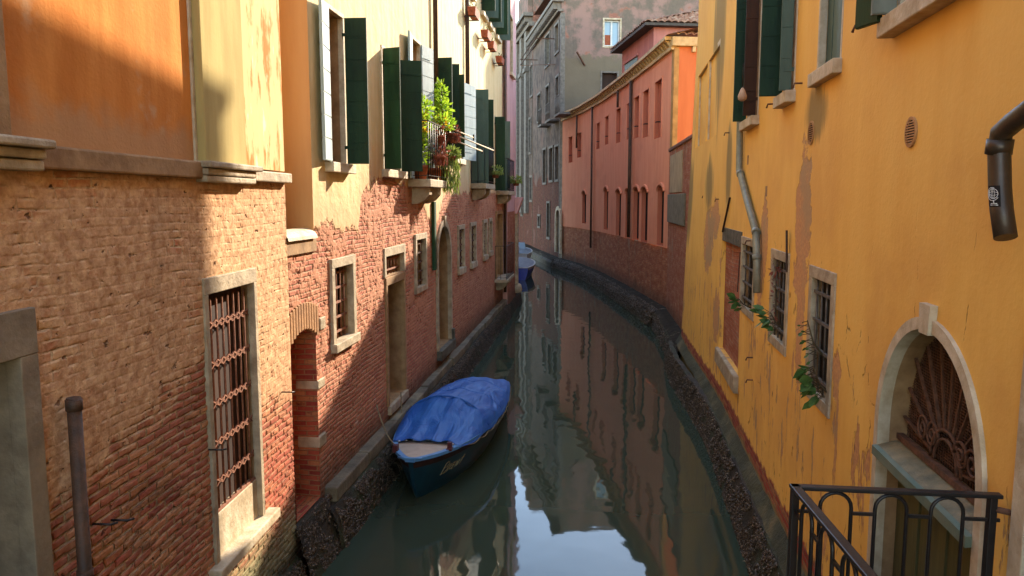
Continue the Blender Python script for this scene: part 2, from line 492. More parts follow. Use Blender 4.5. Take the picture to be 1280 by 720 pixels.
def brick_near():
    """near house, lower wall: smeared warm brick above, bare deep-red brick below, algae at the foot"""
    m = Mat('old_brick_smeared', .9, .15)
    uv = m.uv(); u, z, _ = m.xy()
    cw, hw, mm = m.bricks(BR_WARM, C('c9b08c'), )
    cr, hr, mr_ = m.bricks(BR_RED, C('b09270'), ms=.011)
    big = m.noise(uv, 1.3, 5.0, .6); med = m.noise(uv, 5.0, 5.0, .6)
    # lower bare brick rises towards the far end of the wall
    lim = m.curve(u, 6.5, 11.7, [(6.5, 2.2), (8.3, 2.4), (9.2, 2.65), (9.9, 2.85), (10.4, 2.3), (11.7, 1.9)], 0, 4)
    bare = m.mr(m.math('SUBTRACT', m.math('ADD', lim, m.math('MULTIPLY', m.math('SUBTRACT', med, .5), .9)), z), -.08, .12)
    smear = m.mr(m.math('ADD', m.math('MULTIPLY', big, .6), m.math('MULTIPLY', med, .4)), .33, .46)
    smear = m.math('MULTIPLY', smear, m.math('SUBTRACT', 1.0, m.math('MULTIPLY', bare, .75)))
    smear = m.math('MULTIPLY', smear, m.mr(m.noise(uv, 11, 5.0, .65), .25, .50, .45, 1.0))
    sc = m.mix(m.mr(m.noise(uv, 12, 6.0, .65), .3, .7), C('d2aa80'), C('a47853'))
    c = m.mix(bare, cw, cr)
    c = m.mix(smear, c, sc)
    pit = m.mr(m.noise(m.vscale(uv, (1, 1.6, 1)), 8.5, 4.0, .6), .64, .70)
    c = m.mix(m.math('MULTIPLY', pit, .75), c, C('5a3d2c'))
    # reddish end of the wall near the corner
    endr = m.math('MULTIPLY', m.mr(u, 10.5, 11.1), m.mr(z, 2.6, 1.2))
    c = m.mix(m.math('MULTIPLY', endr, .45), c, C('a03e2c'))
    soot = m.mr(m.noise(m.vscale(uv, (1.2, .5, 1)), 1.6, 5.0, .6), .52, .75)
    c = m.mix(m.math('MULTIPLY', soot, .28), c, C('5b4434'))
    algae = m.mr(m.math('ADD', z, m.math('MULTIPLY', m.math('SUBTRACT', med, .5), .7)), 1.15, .6)
    c = m.mix(m.math('MULTIPLY', algae, .8), c, m.mix(med, C('8a8f68'), C('6a7057')))
    dark = m.mr(m.math('ADD', z, m.math('MULTIPLY', m.math('SUBTRACT', med, .5), .3)), .55, .3)
    c = m.mix(m.math('MULTIPLY', dark, .85), c, C('26231c'))
    h = m.lerp(bare, hw, hr)
    h = m.lerp(m.math('MULTIPLY', smear, .92), h, m.math('ADD', .62, m.math('MULTIPLY', m.noise(uv, 16, 6.0, .7), .6)))
    h = m.math('SUBTRACT', h, m.math('MULTIPLY', pit, .7))
    h = m.math('ADD', h, m.math('MULTIPLY', bare, m.math('MULTIPLY', m.math('SUBTRACT', h, 1.0), .8)))
    c = m.mix(m.math('MULTIPLY', bare, m.math('MULTIPLY', m.mr(m.noise(uv, 2.2, 5.0, .6), .5, .7), .45)), c, C('4a2c22'))
    m.col(c)
    m.disp(m.math('ADD', h, m.math('MULTIPLY', m.math('SUBTRACT', med, .5), .7)), .013, 1.0)
    return m.mat

def stucco_brick(name, lim_pts, ur, st_a, st_b, br=BR_ROSE, noise_amp=1.0, patches=(), disp=False, dark_z=.9, stain=C('a06a50'), ground=.55, drift=.8):
    """stucco above an uneven fall-line, brick below; patches = (u, z, ru, rz) where brick shows through"""
    m = Mat(name, .9, .15)
    uv = m.uv(); u, z, _ = m.xy()
    big = m.noise(uv, 1.1, 5.0, .6); med = m.noise(uv, 4.0, 6.0, .62); fine = m.noise(uv, 22, 5.0)
    lim = m.curve(u, ur[0], ur[1], lim_pts, 0, 12)
    d = m.math('SUBTRACT', z, lim)
    d = m.math('ADD', d, m.math('MULTIPLY', m.math('SUBTRACT', med, .5), noise_amp))
    for (pu, pz, ru, rz) in patches:
        q = m.math('ADD', m.math('POWER', m.math('ABSOLUTE', m.math('DIVIDE', m.math('SUBTRACT', u, pu), ru)), 2.0),
                   m.math('POWER', m.math('ABSOLUTE', m.math('DIVIDE', m.math('SUBTRACT', z, pz), rz)), 2.0))
        q = m.math('SUBTRACT', q, 1.0)
        q = m.math('ADD', m.math('MULTIPLY', q, .5), m.math('MULTIPLY', m.math('SUBTRACT', med, .5), 1.6))
        d = m.math('MINIMUM', d, q)
    st = m.mr(d, -.03, .03)
    cb, hb, mm = m.bricks(br, C('a98b6c'), ms=.009)
    # a thin pinkish scratch coat left on part of the brick
    coat = m.math('MULTIPLY', m.mr(m.math('ADD', med, m.math('MULTIPLY', big, .5)), .70, .80), .8)
    coat = m.math('MULTIPLY', coat, m.mr(z, 1.2, 2.4))
    pit = m.math('MULTIPLY', m.mr(m.noise(m.vscale(uv, (1, 1.4, 1)), 7.0, 5.0, .65), .58, .66), m.mr(m.noise(m.vadd(uv, (9, 2, 0)), .8, 3.0), .40, .55))
    cb = m.mix(coat, cb, m.mix(fine, stain, tuple(x * .75 for x in stain[:3]) + (1,)))
    salt = m.mr(m.noise(m.vadd(uv, (13.0, 4.0, 0)), 2.6, 6.0, .7), .60, .70)
    salt = m.math('MULTIPLY', salt, m.math('MULTIPLY', m.mr(z, 2.4, 1.6), .5))
    cb = m.mix(salt, cb, C('b7a391'))
    low = m.mr(m.math('ADD', z, m.math('MULTIPLY', med, .4)), dark_z + .5, dark_z - .1)
    cb = m.mix(m.math('MULTIPLY', low, .75), cb, C('3a3226'))
    run = m.noise(m.vscale(uv, (3.0, .25, 1)), 2.0, 5.0, .6)
    cs = m.mix(m.mr(run, .35, .7), st_a, st_b)
    cs = m.mix(m.math('MULTIPLY', m.mr(big, .5, .75), .35), cs, tuple(x * .72 for x in st_b[:3]) + (1,))
    edge = m.math('MULTIPLY', m.mr(d, drift, .0), .45)
    cs = m.mix(edge, cs, stain)
    cs_ = cs
    cb = m.mix(m.math('MULTIPLY', pit, .6), cb, C('6a4030'))
    hh = m.lerp(m.math('MULTIPLY', coat, 1.1), m.math('MULTIPLY', hb, .8), m.math('ADD', .6, m.math('MULTIPLY', fine, .6)))
    hh = m.math('SUBTRACT', hh, m.math('MULTIPLY', pit, .9))
    m.col(m.mix(st, cb, cs_))
    hs = m.math('ADD', 1.15, m.math('MULTIPLY', fine, .12))
    h = m.lerp(st, hh, hs)
    if disp: m.disp(m.math('ADD', h, m.math('MULTIPLY', m.math('SUBTRACT', med, .5), .9)), .014, 1.2)
    else: m.bump(h, .02, 1.0)
    return m.mat

def panel_stucco():
    """orange lime plaster of the near house with pale worn patches"""
    m = Mat('orange_lime_plaster', .92, .1)
    uv = m.uv(); u, z, _ = m.xy()
    big = m.noise(uv, .9, 5.0, .6); med = m.noise(uv, 3.2, 6.0, .6); run = m.noise(m.vscale(uv, (2.5, .4, 1)), 1.7, 6.0, .6)
    c = m.mix(m.mr(run, .3, .7), C('cf8844'), C('b87030'))
    c = m.mix(m.math('MULTIPLY', m.mr(big, .45, .75), .6), c, C('98592a'))
    pale = m.mr(m.math('ADD', z, m.math('MULTIPLY', m.math('SUBTRACT', med, .5), .5)), 4.62, 4.40)
    c = m.mix(m.math('MULTIPLY', pale, .6), c, C('a58a6a'))
    spot = m.mr(m.noise(m.vadd(uv, (3.0, 9.0, 0)), 2.1, 5.0, .6), .60, .70)
    c = m.mix(m.math('MULTIPLY', spot, .5), c, C('b99d7c'))
    m.col(c); m.bump(m.math('ADD', m.math('MULTIPLY', med, .7), m.math('MULTIPLY', m.noise(uv, 40, 4.0), .3)), .012, .8)
    return m.mat

def streaked_stucco():
    m = Mat('ochre_plaster_worn_orange', .92, .1)
    uv = m.uv()
    med = m.noise(m.vscale(uv, (2.2, .6, 1)), 2.6, 6.0, .65)
    c = m.mix(m.mr(med, .5, .62), C('cdb583'), C('c4763c'))
    w = m.mr(m.noise(m.vadd(m.vscale(uv, (2.2, .6, 1)), (5, 3, 0)), 3.5, 5.0), .62, .68)
    c = m.mix(w, c, C('d6cbaa')); m.col(c); m.bump(med, .01, .7)
    return m.mat

def plain_stucco(name, a, b, dirt=None, run=(2.5, .3, 1), spots=None, bump=.008):
    m = Mat(name, .92, .12)
    uv = m.uv(); big = m.noise(uv, .7, 5.0, .6); r = m.noise(m.vscale(uv, run), 1.8, 6.0, .6); med = m.noise(uv, 5.0, 6.0, .6)
    c = m.mix(m.mr(r, .3, .72), a, b)
    if dirt: c = m.mix(m.math('MULTIPLY', m.mr(big, .48, .72), .55), c, dirt)
    if spots: c = m.mix(m.math('MULTIPLY', m.mr(med, .62, .68), .7), c, spots)
    m.col(c); m.bump(m.math('ADD', m.math('MULTIPLY', med, .6), m.math('MULTIPLY', m.noise(uv, 45, 4.0), .25)), bump, .8)
    return m.mat

def yellow_right(patches, grey):
    """deep yellow plaster: flaked pink undercoat, grey mildew runs, hairline cracks, brick course at the foot"""
    m = Mat('deep_yellow_plaster', .88, .15)
    uv = m.uv(); u, z, _ = m.xy()
    big = m.noise(uv, .8, 5.0, .6); med = m.noise(uv, 4.5, 6.0, .65); fine = m.noise(uv, 28, 5.0)
    run = m.noise(m.vscale(uv, (2.2, .28, 1)), 1.6, 6.0, .6)
    c = m.mix(m.mr(run, .3, .72), C('e8b75c'), C('dfaa50'))
    c = m.mix(m.math('MULTIPLY', m.mr(big, .44, .66), .75), c, C('d49e50'))
    c = m.mix(m.math('MULTIPLY', m.mr(m.noise(m.vscale(m.vadd(uv, (31, 5, 0)), (1, .7, 1)), 1.9, 6.0, .65), .5, .68), .45), c, C('e6b962'))
    c = m.mix(m.math('MULTIPLY', m.mr(z, 2.6, 4.6), .25), c, C('e0ac5e'))
    d = None
    for (pu, pz, ru, rz) in patches:
        q = m.math('ADD', m.math('POWER', m.math('ABSOLUTE', m.math('DIVIDE', m.math('SUBTRACT', u, pu), ru)), 2.0),
                   m.math('POWER', m.math('ABSOLUTE', m.math('DIVIDE', m.math('SUBTRACT', z, pz), rz)), 2.0))
        q = m.math('ADD', m.math('MULTIPLY', m.math('SUBTRACT', q, 1.0), .5), m.math('MULTIPLY', m.math('SUBTRACT', med, .5), 2.0))
        d = q if d is None else m.math('MINIMUM', d, q)
    # flaking everywhere low down
    low = m.math('MULTIPLY', m.math('SUBTRACT', .40, m.noise(m.vscale(uv, (2.4, .55, 1)), 2.4, 6.0, .65)), 4.0)
    low = m.math('SUBTRACT', 0.62, m.math('MULTIPLY', m.mr(m.noise(m.vscale(m.vadd(uv, (7, 2, 0)), (2.4, .55, 1)), 2.4, 6.0, .65), .45, .68), m.mr(z, 3.6, 2.2)))
    d = m.math('MINIMUM', d, low)
    fl = m.mr(d, .10, -.06)
    under = m.mix(m.mr(fine, .35, .65), C('c8955e'), C('b4825a'))
    under = m.mix(m.math('MULTIPLY', m.mr(big, .5, .6), .7), under, C('a38a66'))
    c = m.mix(fl, c, under)
    for (gu, gz, ru, rz) in grey:
        q = m.math('ADD', m.math('POWER', m.math('ABSOLUTE', m.math('DIVIDE', m.math('SUBTRACT', u, gu), ru)), 2.0),
                   m.math('POWER', m.math('ABSOLUTE', m.math('DIVIDE', m.math('SUBTRACT', z, gz), rz)), 2.0))
        q = m.math('ADD', q, m.math('MULTIPLY', m.math('SUBTRACT', m.noise(m.vscale(uv, (3.5, .35, 1)), 1.5, 5.0, .6), .5), 3.0))
        c = m.mix(m.math('MULTIPLY', m.mr(q, 1.5, .4), .75), c, C('6f6644'))
    # hairline cracks, mostly vertical
    cr = m.voro(m.vadd(m.vscale(uv, (1.6, .55, 1)), m.vscale(m.noise(uv, 3.0, 4.0, color=True), (.35, .35, 0))), 1.1, 'DISTANCE_TO_EDGE')
    crm = m.math('MULTIPLY', m.mr(cr, .012, .003), m.math('MULTIPLY', m.mr(z, 4.2, 3.2), m.mr(med, .50, .60)))
    c = m.mix(m.math('MULTIPLY', crm, .5), c, C('5b3a20'))
    # brick course at the foot
    cb, hb, mm = m.bricks(BR_RED, C('8a6a52'))
    bl = m.mr(m.math('ADD', z, m.math('MULTIPLY', m.math('SUBTRACT', med, .5), .35)), .99, .94)
    c = m.mix(bl, c, cb)
    bs = m.mr(m.math('ADD', z, m.math('MULTIPLY', m.math('SUBTRACT', med, .5), .3)), .80, .74)
    c = m.mix(bs, c, m.mix(med, C('a08a5c'), C('4f4f38')))
    m.col(c)
    h = m.math('SUBTRACT', m.math('ADD', m.math('MULTIPLY', fine, .15), m.math('MULTIPLY', med, .35)), m.math('MULTIPLY', fl, .5))
    h = m.math('SUBTRACT', h, m.math('MULTIPLY', crm, .6))
    h = m.lerp(bl, h, m.math('MULTIPLY', hb, .6))
    m.bump(h, .016, 1.0)
    return m.mat

def worn_pink_grey():
    m = Mat('worn_pink_plaster', .92, .1)
    uv = m.uv(); u, z, _ = m.xy()
    big = m.noise(uv, .30, 6.0, .62); med = m.noise(uv, 1.1, 7.0, .65); fine = m.noise(uv, 6, 5.0)
    cb, hb, mm = m.bricks(BR_ROSE, C('8f7f6c'), bw=.26, rh=.07)
    pink = m.mix(med, C('98796c'), C('83685d')); grey = m.mix(fine, C('796c5e'), C('61564b'))
    f = m.mr(m.math('ADD', m.math('MULTIPLY', big, .5), m.math('MULTIPLY', med, .6)), .50, .60)
    c = m.mix(f, pink, grey)
    c = m.mix(m.mr(m.noise(m.vadd(uv, (20, 7, 0)), .8, 7.0, .65), .58, .64), c, m.mix(.45, cb, C('7a5f54')))
    # a rendered grey-beige skirt on the lower left of the gable
    sk = m.mr(m.math('ADD', z, m.math('MULTIPLY', m.math('SUBTRACT', med, .5), 2.2)), 12.4, 12.2)
    sk = m.math('MULTIPLY', sk, m.mr(m.math('ADD', u, m.math('MULTIPLY', med, 1.5)), 4.9, 4.5))
    c = m.mix(sk, c, m.mix(m.noise(uv, .8, 5.0), C('7d6f5b'), C('675c4b')))
    st = m.mr(m.noise(m.vscale(uv, (1.5, .2, 1)), 1.2, 5.0, .6), .55, .75)
    c = m.mix(m.math('MULTIPLY', st, .35), c, C('4f4a40'))
    m.col(c); m.bump(m.math('ADD', med, m.math('MULTIPLY', fine, .3)), .03, .8)
    return m.mat

def grey_front():
    m = Mat('grey_weathered_front', .92, .1)
    uv = m.uv(); u, z, _ = m.xy()
    big = m.noise(uv, .5, 6.0, .62); med = m.noise(uv, 1.6, 7.0, .65)
    cb, hb, mm = m.bricks(BR_RED, C('8b7a66'), bw=.26, rh=.07)
    c = m.mix(m.mr(med, .35, .65), C('76665a'), C('564a42'))
    lowz = m.math('ADD', z, m.math('MULTIPLY', m.math('SUBTRACT', big, .5), 5))
    c = m.mix(m.mr(lowz, 5.6, 5.2), c, m.mix(.7, cb, C('40302a')))  # lower brick darkened in colour to stand for the deep shade there
    c = m.mix(m.math('MULTIPLY', m.mr(big, .56, .60), .6), c, C('7d6054'))
    st = m.mr(m.noise(m.vscale(uv, (2.0, .15, 1)), 1.0, 5.0, .6), .50, .7)
    c = m.mix(m.math('MULTIPLY', st, .5), c, C('47433a'))
    m.col(c); m.bump(med, .03, .8)
    return m.mat

def foot_brick(name, br, green=.4):
    """bare brick base with pale render patches, moss and mortar bloom"""
    m = Mat(name, .9, .15)
    uv = m.uv(); u, z, _ = m.xy()
    cb, hb, mm = m.bricks(br, C('a58c72'), rh=.062, bw=.23, ms=.010)
    cb = m.mix(m.mr(m.noise(m.vscale(uv, (1, 2.2, 1)), 2.2, 6.0, .7), .36, .62), cb, C('95563a'))
    cb = m.mix(m.mr(m.noise(m.vscale(m.vadd(uv, (8, 3, 0)), (1, 2.5, 1)), 3.0, 6.0, .7), .56, .66), cb, C('b8886a'))
    med = m.noise(uv, 1.3, 6.0, .65); fine = m.noise(uv, 9, 5.0)
    c = m.mix(m.math('MULTIPLY', m.mr(m.noise(m.vscale(uv, (1.6, .5, 1)), 1.2, 6.0, .6), .58, .66), .65), cb, C('94836c'))
    c = m.mix(m.math('MULTIPLY', m.mr(m.noise(m.vscale(m.vadd(uv, (4, 9, 0)), (1.0, .4, 1)), .9, 6.0, .6), .56, .68), green), c, C('47472c'))
    c = m.mix(m.math('MULTIPLY', m.mr(z, 1.1, .6), .6), c, C('4a4034'))
    m.col(c); m.bump(m.math('ADD', m.math('MULTIPLY', hb, .7), m.math('MULTIPLY', fine, .3)), .02, 1.0)
    return m.mat
# ================================================================== near house on the left bank
L1 = Fac((-3.006, -4.0), (-2.25, 7.6), -1)
U1 = L1.L
H1 = house('brick_house', L1, 'near brick house with an orange plaster panel above and a tall star-barred window')
UCOR = U1
# tall barred window
a = L1.pix(258, 371); b_ = L1.pix(315, 350); c_ = L1.pix(330, 645)
h = hole(L1, a[0], b_[0], c_[1] + .02, (a[1] + b_[1]) / 2, .11, jamb=1)
W = surround(L1, h, .065, .02, STONE, 'window', H1, top=.13, bot=0, inn=.05)
back_panel(L1, h, 'pane', DARKBRN, W)
zap = h['z0'] + .36
g = L1.mb(); nv = 8; gz0, gz1 = zap + .02, h['z1'] - .06; go = -.055
gu0, gu1 = h['u0'] + .01, h['u1'] - .02
for k in range(nv):
    u = gu0 + (gu1 - gu0) * (k + .5) / nv
    g.tube([(u, go, gz0), (u, go, gz1)], .009, 6)
rows = 5
for r_ in range(rows):
    z = gz0 + (gz1 - gz0) * (r_ + .72) / (rows + .35)
    dz = .045
    for k in range(nv):
        u = gu0 + (gu1 - gu0) * (k + .5) / nv; du = (gu1 - gu0) / nv / 2
        for s1 in (-1, 1):
            g.bar((u, go + .012, z), (u + s1 * du, go + .012, z + dz * .62), .012)
            g.bar((u, go + .012, z), (u + s1 * du, go + .012, z - dz * .62), .012)
            g.bar((u, go + .013, z + s1 * dz * .2), (u + du * .9, go + .013, z + s1 * dz * .2), .010)
g.box(gu0 - .02, gu1 + .02, go - .012, go + .016, gz0 - .03, gz0)
g.build('grille', RUST_LIGHT, W)
g = L1.mb(); g.box(h['u0'] + .004, h['u1'] - .004, -.105, -.03, h['z0'] - .01, zap); g.build('apron', STONE_PALE, W, bevel=.006)
g = L1.mb(); g.box(h['u0'] - .16, h['u1'] + .22, -.17, .10, h['z0'] - .085, h['z0'] + .004); g.build('sill', STONE_PALE, W, bevel=.012)
# doorway at the near edge
a = L1.pix(20, 446)
h = hole(L1, a[0] - 1.0, a[0], .45, a[1], .34, jamb=2)
W = surround(L1, h, .13, .03, JAMB_GREY, 'doorway', H1, top=.24, bot=0)
back_panel(L1, h, 'door', DARKBRN, W, planks=5)
zc0 = 4.165; zc1 = 4.28
BN = brick_near(); PS = panel_stucco()
ustart = 6.6
wall(L1, 'brick_wall', ustart, U1, -.4, zc0, [BN, JAMB, JAMB_GREY], step=.0135, holes=L1.holes)
wall(L1, 'side_wall', 0, ustart - .001, -.4, zc0, [BN, JAMB, JAMB_GREY], step=.3, holes=[])
# upper storey: orange panel, pale bead, pilaster, worn strip, end pier
pw = lambda px, py=150: L1.pix(px, py)[0]
uP0, uP1, uS1 = pw(244), pw(296), pw(302)
ZT1 = 9.2
b = L1.mb(); b.quad((0, 0, zc1), (uP0 - .05, 0, zc1), (uP0 - .05, 0, ZT1), (0, 0, ZT1)); b.build('plaster_panel', PS, H1, recalc=False)
b = L1.mb(); b.box(uP0 - .05, uP0 - .012, -.1, .018, zc1, ZT1); b.box(uP1 + .0, uS1, -.1, .02, zc1, ZT1); b.build('pale_bead', STONE_PALE, H1, bevel=.005)
OCH = plain_stucco('olive_ochre_plaster', C('b8a56c'), C('a08d58'), C('6f6440'), bump=.006)
b = L1.mb(); b.box(uP0 - .012, uP1, -.1, .075, zc1, ZT1); b.build('pilaster', OCH, H1, bevel=.01)
b = L1.mb(); b.box(uS1, U1, -.9, 0.0, zc1, ZT1); b.build('corner_plaster', streaked_stucco(), H1)
b = L1.mb(); b.box(pw(5) - .03, pw(5), -.1, .02, zc1 + .001, ZT1); b.box(0, pw(5) - .03, -.1, .06, zc1 + .001, ZT1); b.build('edge_pilaster', JAMB, H1, bevel=.006)
# string course in three lengths
uC = pw(33, 195)
g = L1.mb(); g.box(uC, uP0 - .02, -.12, .055, zc0 - .006, zc1 + .006); g.build('string_course', JAMB, H1, bevel=.014)
g = L1.mb()
g.box(0, uC - .004, -.12, .10, zc0 - .02, zc0 + .035); g.box(0, uC - .002, -.12, .115, zc0 + .039, zc0 + .09); g.box(0, uC + .03, -.12, .15, zc0 + .093, zc1 + .025)
g.build('corner_cornice', STONE, H1, bevel=.012)
g = L1.mb()
g.box(uP0 - .03, uS1 + .05, -.12, .09, zc0 - .03, zc0 + .02); g.box(uP0 - .035, uS1 + .04, -.12, .10, zc0 + .023, zc0 + .075); g.box(uP0 - .05, uS1 + .12, -.12, .13, zc0 + .078, zc1 + .012)
g.box(uS1 + .06, U1 + .02, -.12, .07, zc0 + .0, zc1 - .02)
g.build('pilaster_base', STONE, H1, bevel=.012)
b = L1.mb(); b.quad((0, 0, ZT1), (U1, 0, ZT1), (U1, -8, ZT1), (0, -8, ZT1)); b.quad((U1, -.9, -.4), (U1, -8, -.4), (U1, -8, ZT1), (U1, -.9, ZT1))
b.quad((0, 0, -.4), (0, -8, -.4), (0, -8, ZT1), (0, 0, ZT1)); b.quad((0, -8, -.4), (U1, -8, -.4), (U1, -8, ZT1), (0, -8, ZT1)); b.build('roof', TILE, H1)
# iron pins in the brick
for (px, py) in ((118, 655), (140, 650), (262, 562), (352, 490)):
    u, z = L1.pix(px, py); g = L1.mb(); g.tube([(u, -.05, z), (u, .10, z), (u + .05, .11, z - .01)], .007, 6)
    g.build('iron_pin', IRON, H1)
# iron stack pipe
def pipe_thing(F, name, pts, r, mat, label, collars=(), cap=False, n=12, group=None, straps=()):
    u0, o0, z0 = pts[-1] if pts[-1][2] < pts[0][2] else pts[0]
    t = F.thing(name, u0, o0, z0); tag(t, label, 'pipe', group)
    g = F.mb(); g.tube([(p[0] - u0, p[1] - o0, p[2] - z0) for p in pts], r, n); g.build('pipe', mat, t)
    if collars:
        for cz in collars:
            k = min(range(len(pts) - 1), key=lambda q: 0 if min(pts[q][2], pts[q + 1][2]) <= cz <= max(pts[q][2], pts[q + 1][2]) else 1)
            p, q = pts[k], pts[k + 1]; f = (cz - p[2]) / (q[2] - p[2] + 1e-9)
            c = [p[i] + (q[i] - p[i]) * f for i in range(3)]; d = (Vector(q) - Vector(p)).normalized() * .03
            g = F.mb(); g.tube([(c[0] - u0 - d.x, c[1] - o0 - d.y, c[2] - z0 - d.z), (c[0] - u0 + d.x, c[1] - o0 + d.y, c[2] - z0 + d.z)], r * 1.18, n)
            g.build('collar', mat, t)
    return t
u, z = L1.pix(93, 497, .08)
pipe_thing(L1, 'soil_pipe', [(u, .075, z), (u - .01, .075, -.3)], .037, PIPE_DARK, 'short dark iron soil pipe open at the top on the near brick wall', collars=(z - .04, z - 1.02))

# ================================================================== long house on the left bank
L2 = Fac((-2.28, 7.6), (-2.28 + .109 * 18.4, 26.0), -1)
H2 = house('stucco_house', L2, 'long pale yellow plaster house over rosy brick with green shutters and a flowered balcony')
U2 = L2.pix(628, 120)[0]
ZT2 = 11.6
# recess between the two houses
uR = L2.pix(388, 150)[0]
zR = L2.pix(386, 298)[1]
hole(L2, -.02, uR, zR, ZT2 + 1, .85, jamb=1)
g = L2.mb(); n = 10; c0 = -.12
pr = [(uR * 0 + .02, 0)]
for k in range(n):
    t0, t1 = math.pi * k / n, math.pi * (k + 1) / n
    g.quad((.0, c0 + .17 * math.cos(t0), zR + .11 * math.sin(t0)), (uR - .01, c0 + .17 * math.cos(t0), zR + .11 * math.sin(t0)),
           (uR - .01, c0 + .17 * math.cos(t1), zR + .11 * math.sin(t1)), (.0, c0 + .17 * math.cos(t1), zR + .11 * math.sin(t1)))
for f in g.f: pass
g.smooth = [True] * len(g.f)
g.build('rounded_coping', STONE_PALE, H2)
g = L2.mb(); g.box(0, uR + .03, -.06, .02, zR - .15, zR - .004); g.build('recess_ledge', JAMB, H2, bevel=.008)
# low arched niche with banded stone jamb
a0 = L2.pix(366, 500)[0]; a1 = L2.pix(397, 500)[0]; zt = L2.pix(385, 411)[1]
h = hole(L2, a0, a1, .62, zt, .42, rise=.12, jamb=3)
W = back_panel(L2, h, 'niche_door', DARKBRN, H2)
g = L2.mb()
for k in range(12):
    f0 = a0 - .09 + (a1 - a0 + .18) * k / 12; w_ = (a1 - a0 + .18) / 12 - .012
    c = (a0 + a1) / 2; lift = -.10 * ((f0 + w_ / 2 - c) / (a1 - a0) * 2) ** 2
    g.box(f0, f0 + w_, -.03, .012, zt + .012 + lift, zt + .30 + lift * .6)
g.build('brick_arch', simple('arch_brick', C('a97b4c'), C('8d6540'), scale=5, bump=.008), H2, bevel=.006)
for (px, py, dz) in ((409, 401, .14), (399, 553, .13), (399, 480, .10)):
    g = L2.mb()
    u, z = L2.pix(px, py); g.box(a1 - .004 if px < 405 else u - .08, a1 + (.22 if px < 405 else .12), -.25 if px < 405 else -.03, .014, z - dz / 2, z + dz / 2)
    g.build('quoin_stone', STONE, H2, bevel=.012)
# ground-floor openings
def win_stone(F, H, tl, br, depth, fw, fout, nm='window', top=None, bot=None, jm=1, bars=None, bm_=RUST, pane=DARK, sl=None, tl_only=None, smat=STONE):
    u0, u1, z0, z1 = F.rect(tl, br)
    h = hole(F, u0, u1, z0, z1, depth, jamb=jm)
    W = surround(F, h, fw, fout, smat, nm, H, top=top, bot=bot)
    back_panel(F, h, 'pane', pane, W)
    if bars: grille(F, h, -depth * bars[2], bars[0], bars[1], bars[3], bm_, W)
    if sl: sill(F, h, sl[0], sl[1], sl[2], smat, W)
    return h, W
hA, WA = win_stone(L2, H2, (416, 335), (441, 417), .17, .11, .03, bars=(5, 5, .5, .011), bot=0, sl=(.12, .07, .10), bm_=RUST_LIGHT)
# door with a barred transom
hT, WT = win_stone(L2, H2, (481.5, 321), (504.5, 338.5), .30, .09, .02, nm='transom', top=.13, bot=0, bars=(6, 2, .3, .010), bm_=RUST_LIGHT)
u0, u1, z0, z1 = L2.rect((483.5, 357), (506.5, 487))
hC = hole(L2, u0, u1, z0, z1, .55, jamb=1)
WC = surround(L2, hC, .09, .02, JAMB, 'doorway', H2, top=hT['z0'] - hC['z1'] - .008, bot=0)
back_panel(L2, hC, 'door', DARKBRN, WC, planks=5)
g = L2.mb(); g.box(u0 - .05, u1 + .06, -.5, .05, z0 - .14, z0 - .002); g.build('threshold', STONE, WC, bevel=.012)
hB, WB = win_stone(L2, H2, (519.5, 300), (531.5, 355), .15, .10, .03, bars=(3, 5, .4, .011))
u0 = L2.pix(547.3, 380)[0]; u1 = L2.pix(562.7, 380)[0]; zt = L2.pix(554, 282)[1]; z0 = L2.pix(549, 437)[1]
hD = hole(L2, u0, u1, z0, zt, .8, rise=(u1 - u0) / 2, jamb=1)
WD = arch_surround(L2, hD, .12, .03, STONE, 'archway', H2, key=(.08, .2, .02))
back_panel(L2, hD, 'door', DARK, WD)
g = L2.mb(); g.box(u0 - .1, u1 + .12, -.7, .10, z0 - .2, z0 - .002); g.box(u1 + .003, u1 + .14, -.05, .08, z0, z0 + .22); g.build('threshold', STONE_DARK, WD, bevel=.012)
for tl, br in (((572.7, 287), (579.5, 333)), ((588, 283), (594, 326)), ((604, 279), (607.8, 318)), ((611.2, 277), (614.3, 313))):
    win_stone(L2, H2, tl, br, .12, .10, .03, bars=(3, 6, .4, .013), sl=(.08, .06, .14))
u0, u1, z0, z1 = L2.rect((620, 268), (627, 343))
hI = hole(L2, u0, u1, z0, z1, .6, jamb=1)
WI = surround(L2, hI, .10, .04, JAMB, 'balcony_door', H2, bot=0)
back_panel(L2, hI, 'door', WOOD, WI, planks=4)
# upper openings with shutters
def upper(F, H, u0, u1, z0, z1, left=None, right=None, depth=.22, pane=DARK, fw=.05, mats=(GREEN2, GREEN2), slw=.12, nb=7, sl=True, nm='window', smat=STONE_PALE):
    h = hole(F, u0, u1, z0, z1, depth, jamb=1)
    W = surround(F, h, fw, .012, smat, nm, H, bot=0, top=fw)
    back_panel(F, h, 'pane', pane, W)
    if sl: sill(F, h, slw, .10, .11, smat, W)
    if left: leaf_shutter(F, u0, .03, left[0], left[1], z0 + .01, z1, mats[0], W, nb=nb)
    if right: leaf_shutter(F, u1, .03, right[0], right[1], z0 + .01, z1, mats[1], W, nb=nb)
    return h, W
P2 = lambda px, py: L2.pix(px, py)
u0 = P2(411, 200)[0]; u1 = P2(432, 205)[0]; z0 = P2(432, 206)[1]; z1 = P2(425, 21)[1]
upper(L2, H2, u0, u1, z0, z1, (172, .38), (88, .27), pane=PLASTER_PINK, mats=(SUNLIT_PAINT, GREEN2), depth=.16)
u0 = P2(480, 212)[0]; u1 = P2(500, 213)[0]; z0b = P2(480, 212)[1]; z1b = P2(475, 59)[1]
upper(L2, H2, u0, u1, z0b, z1b, (105, .26), (70, .33), mats=(GREEN, GREEN2), pane=DARK)
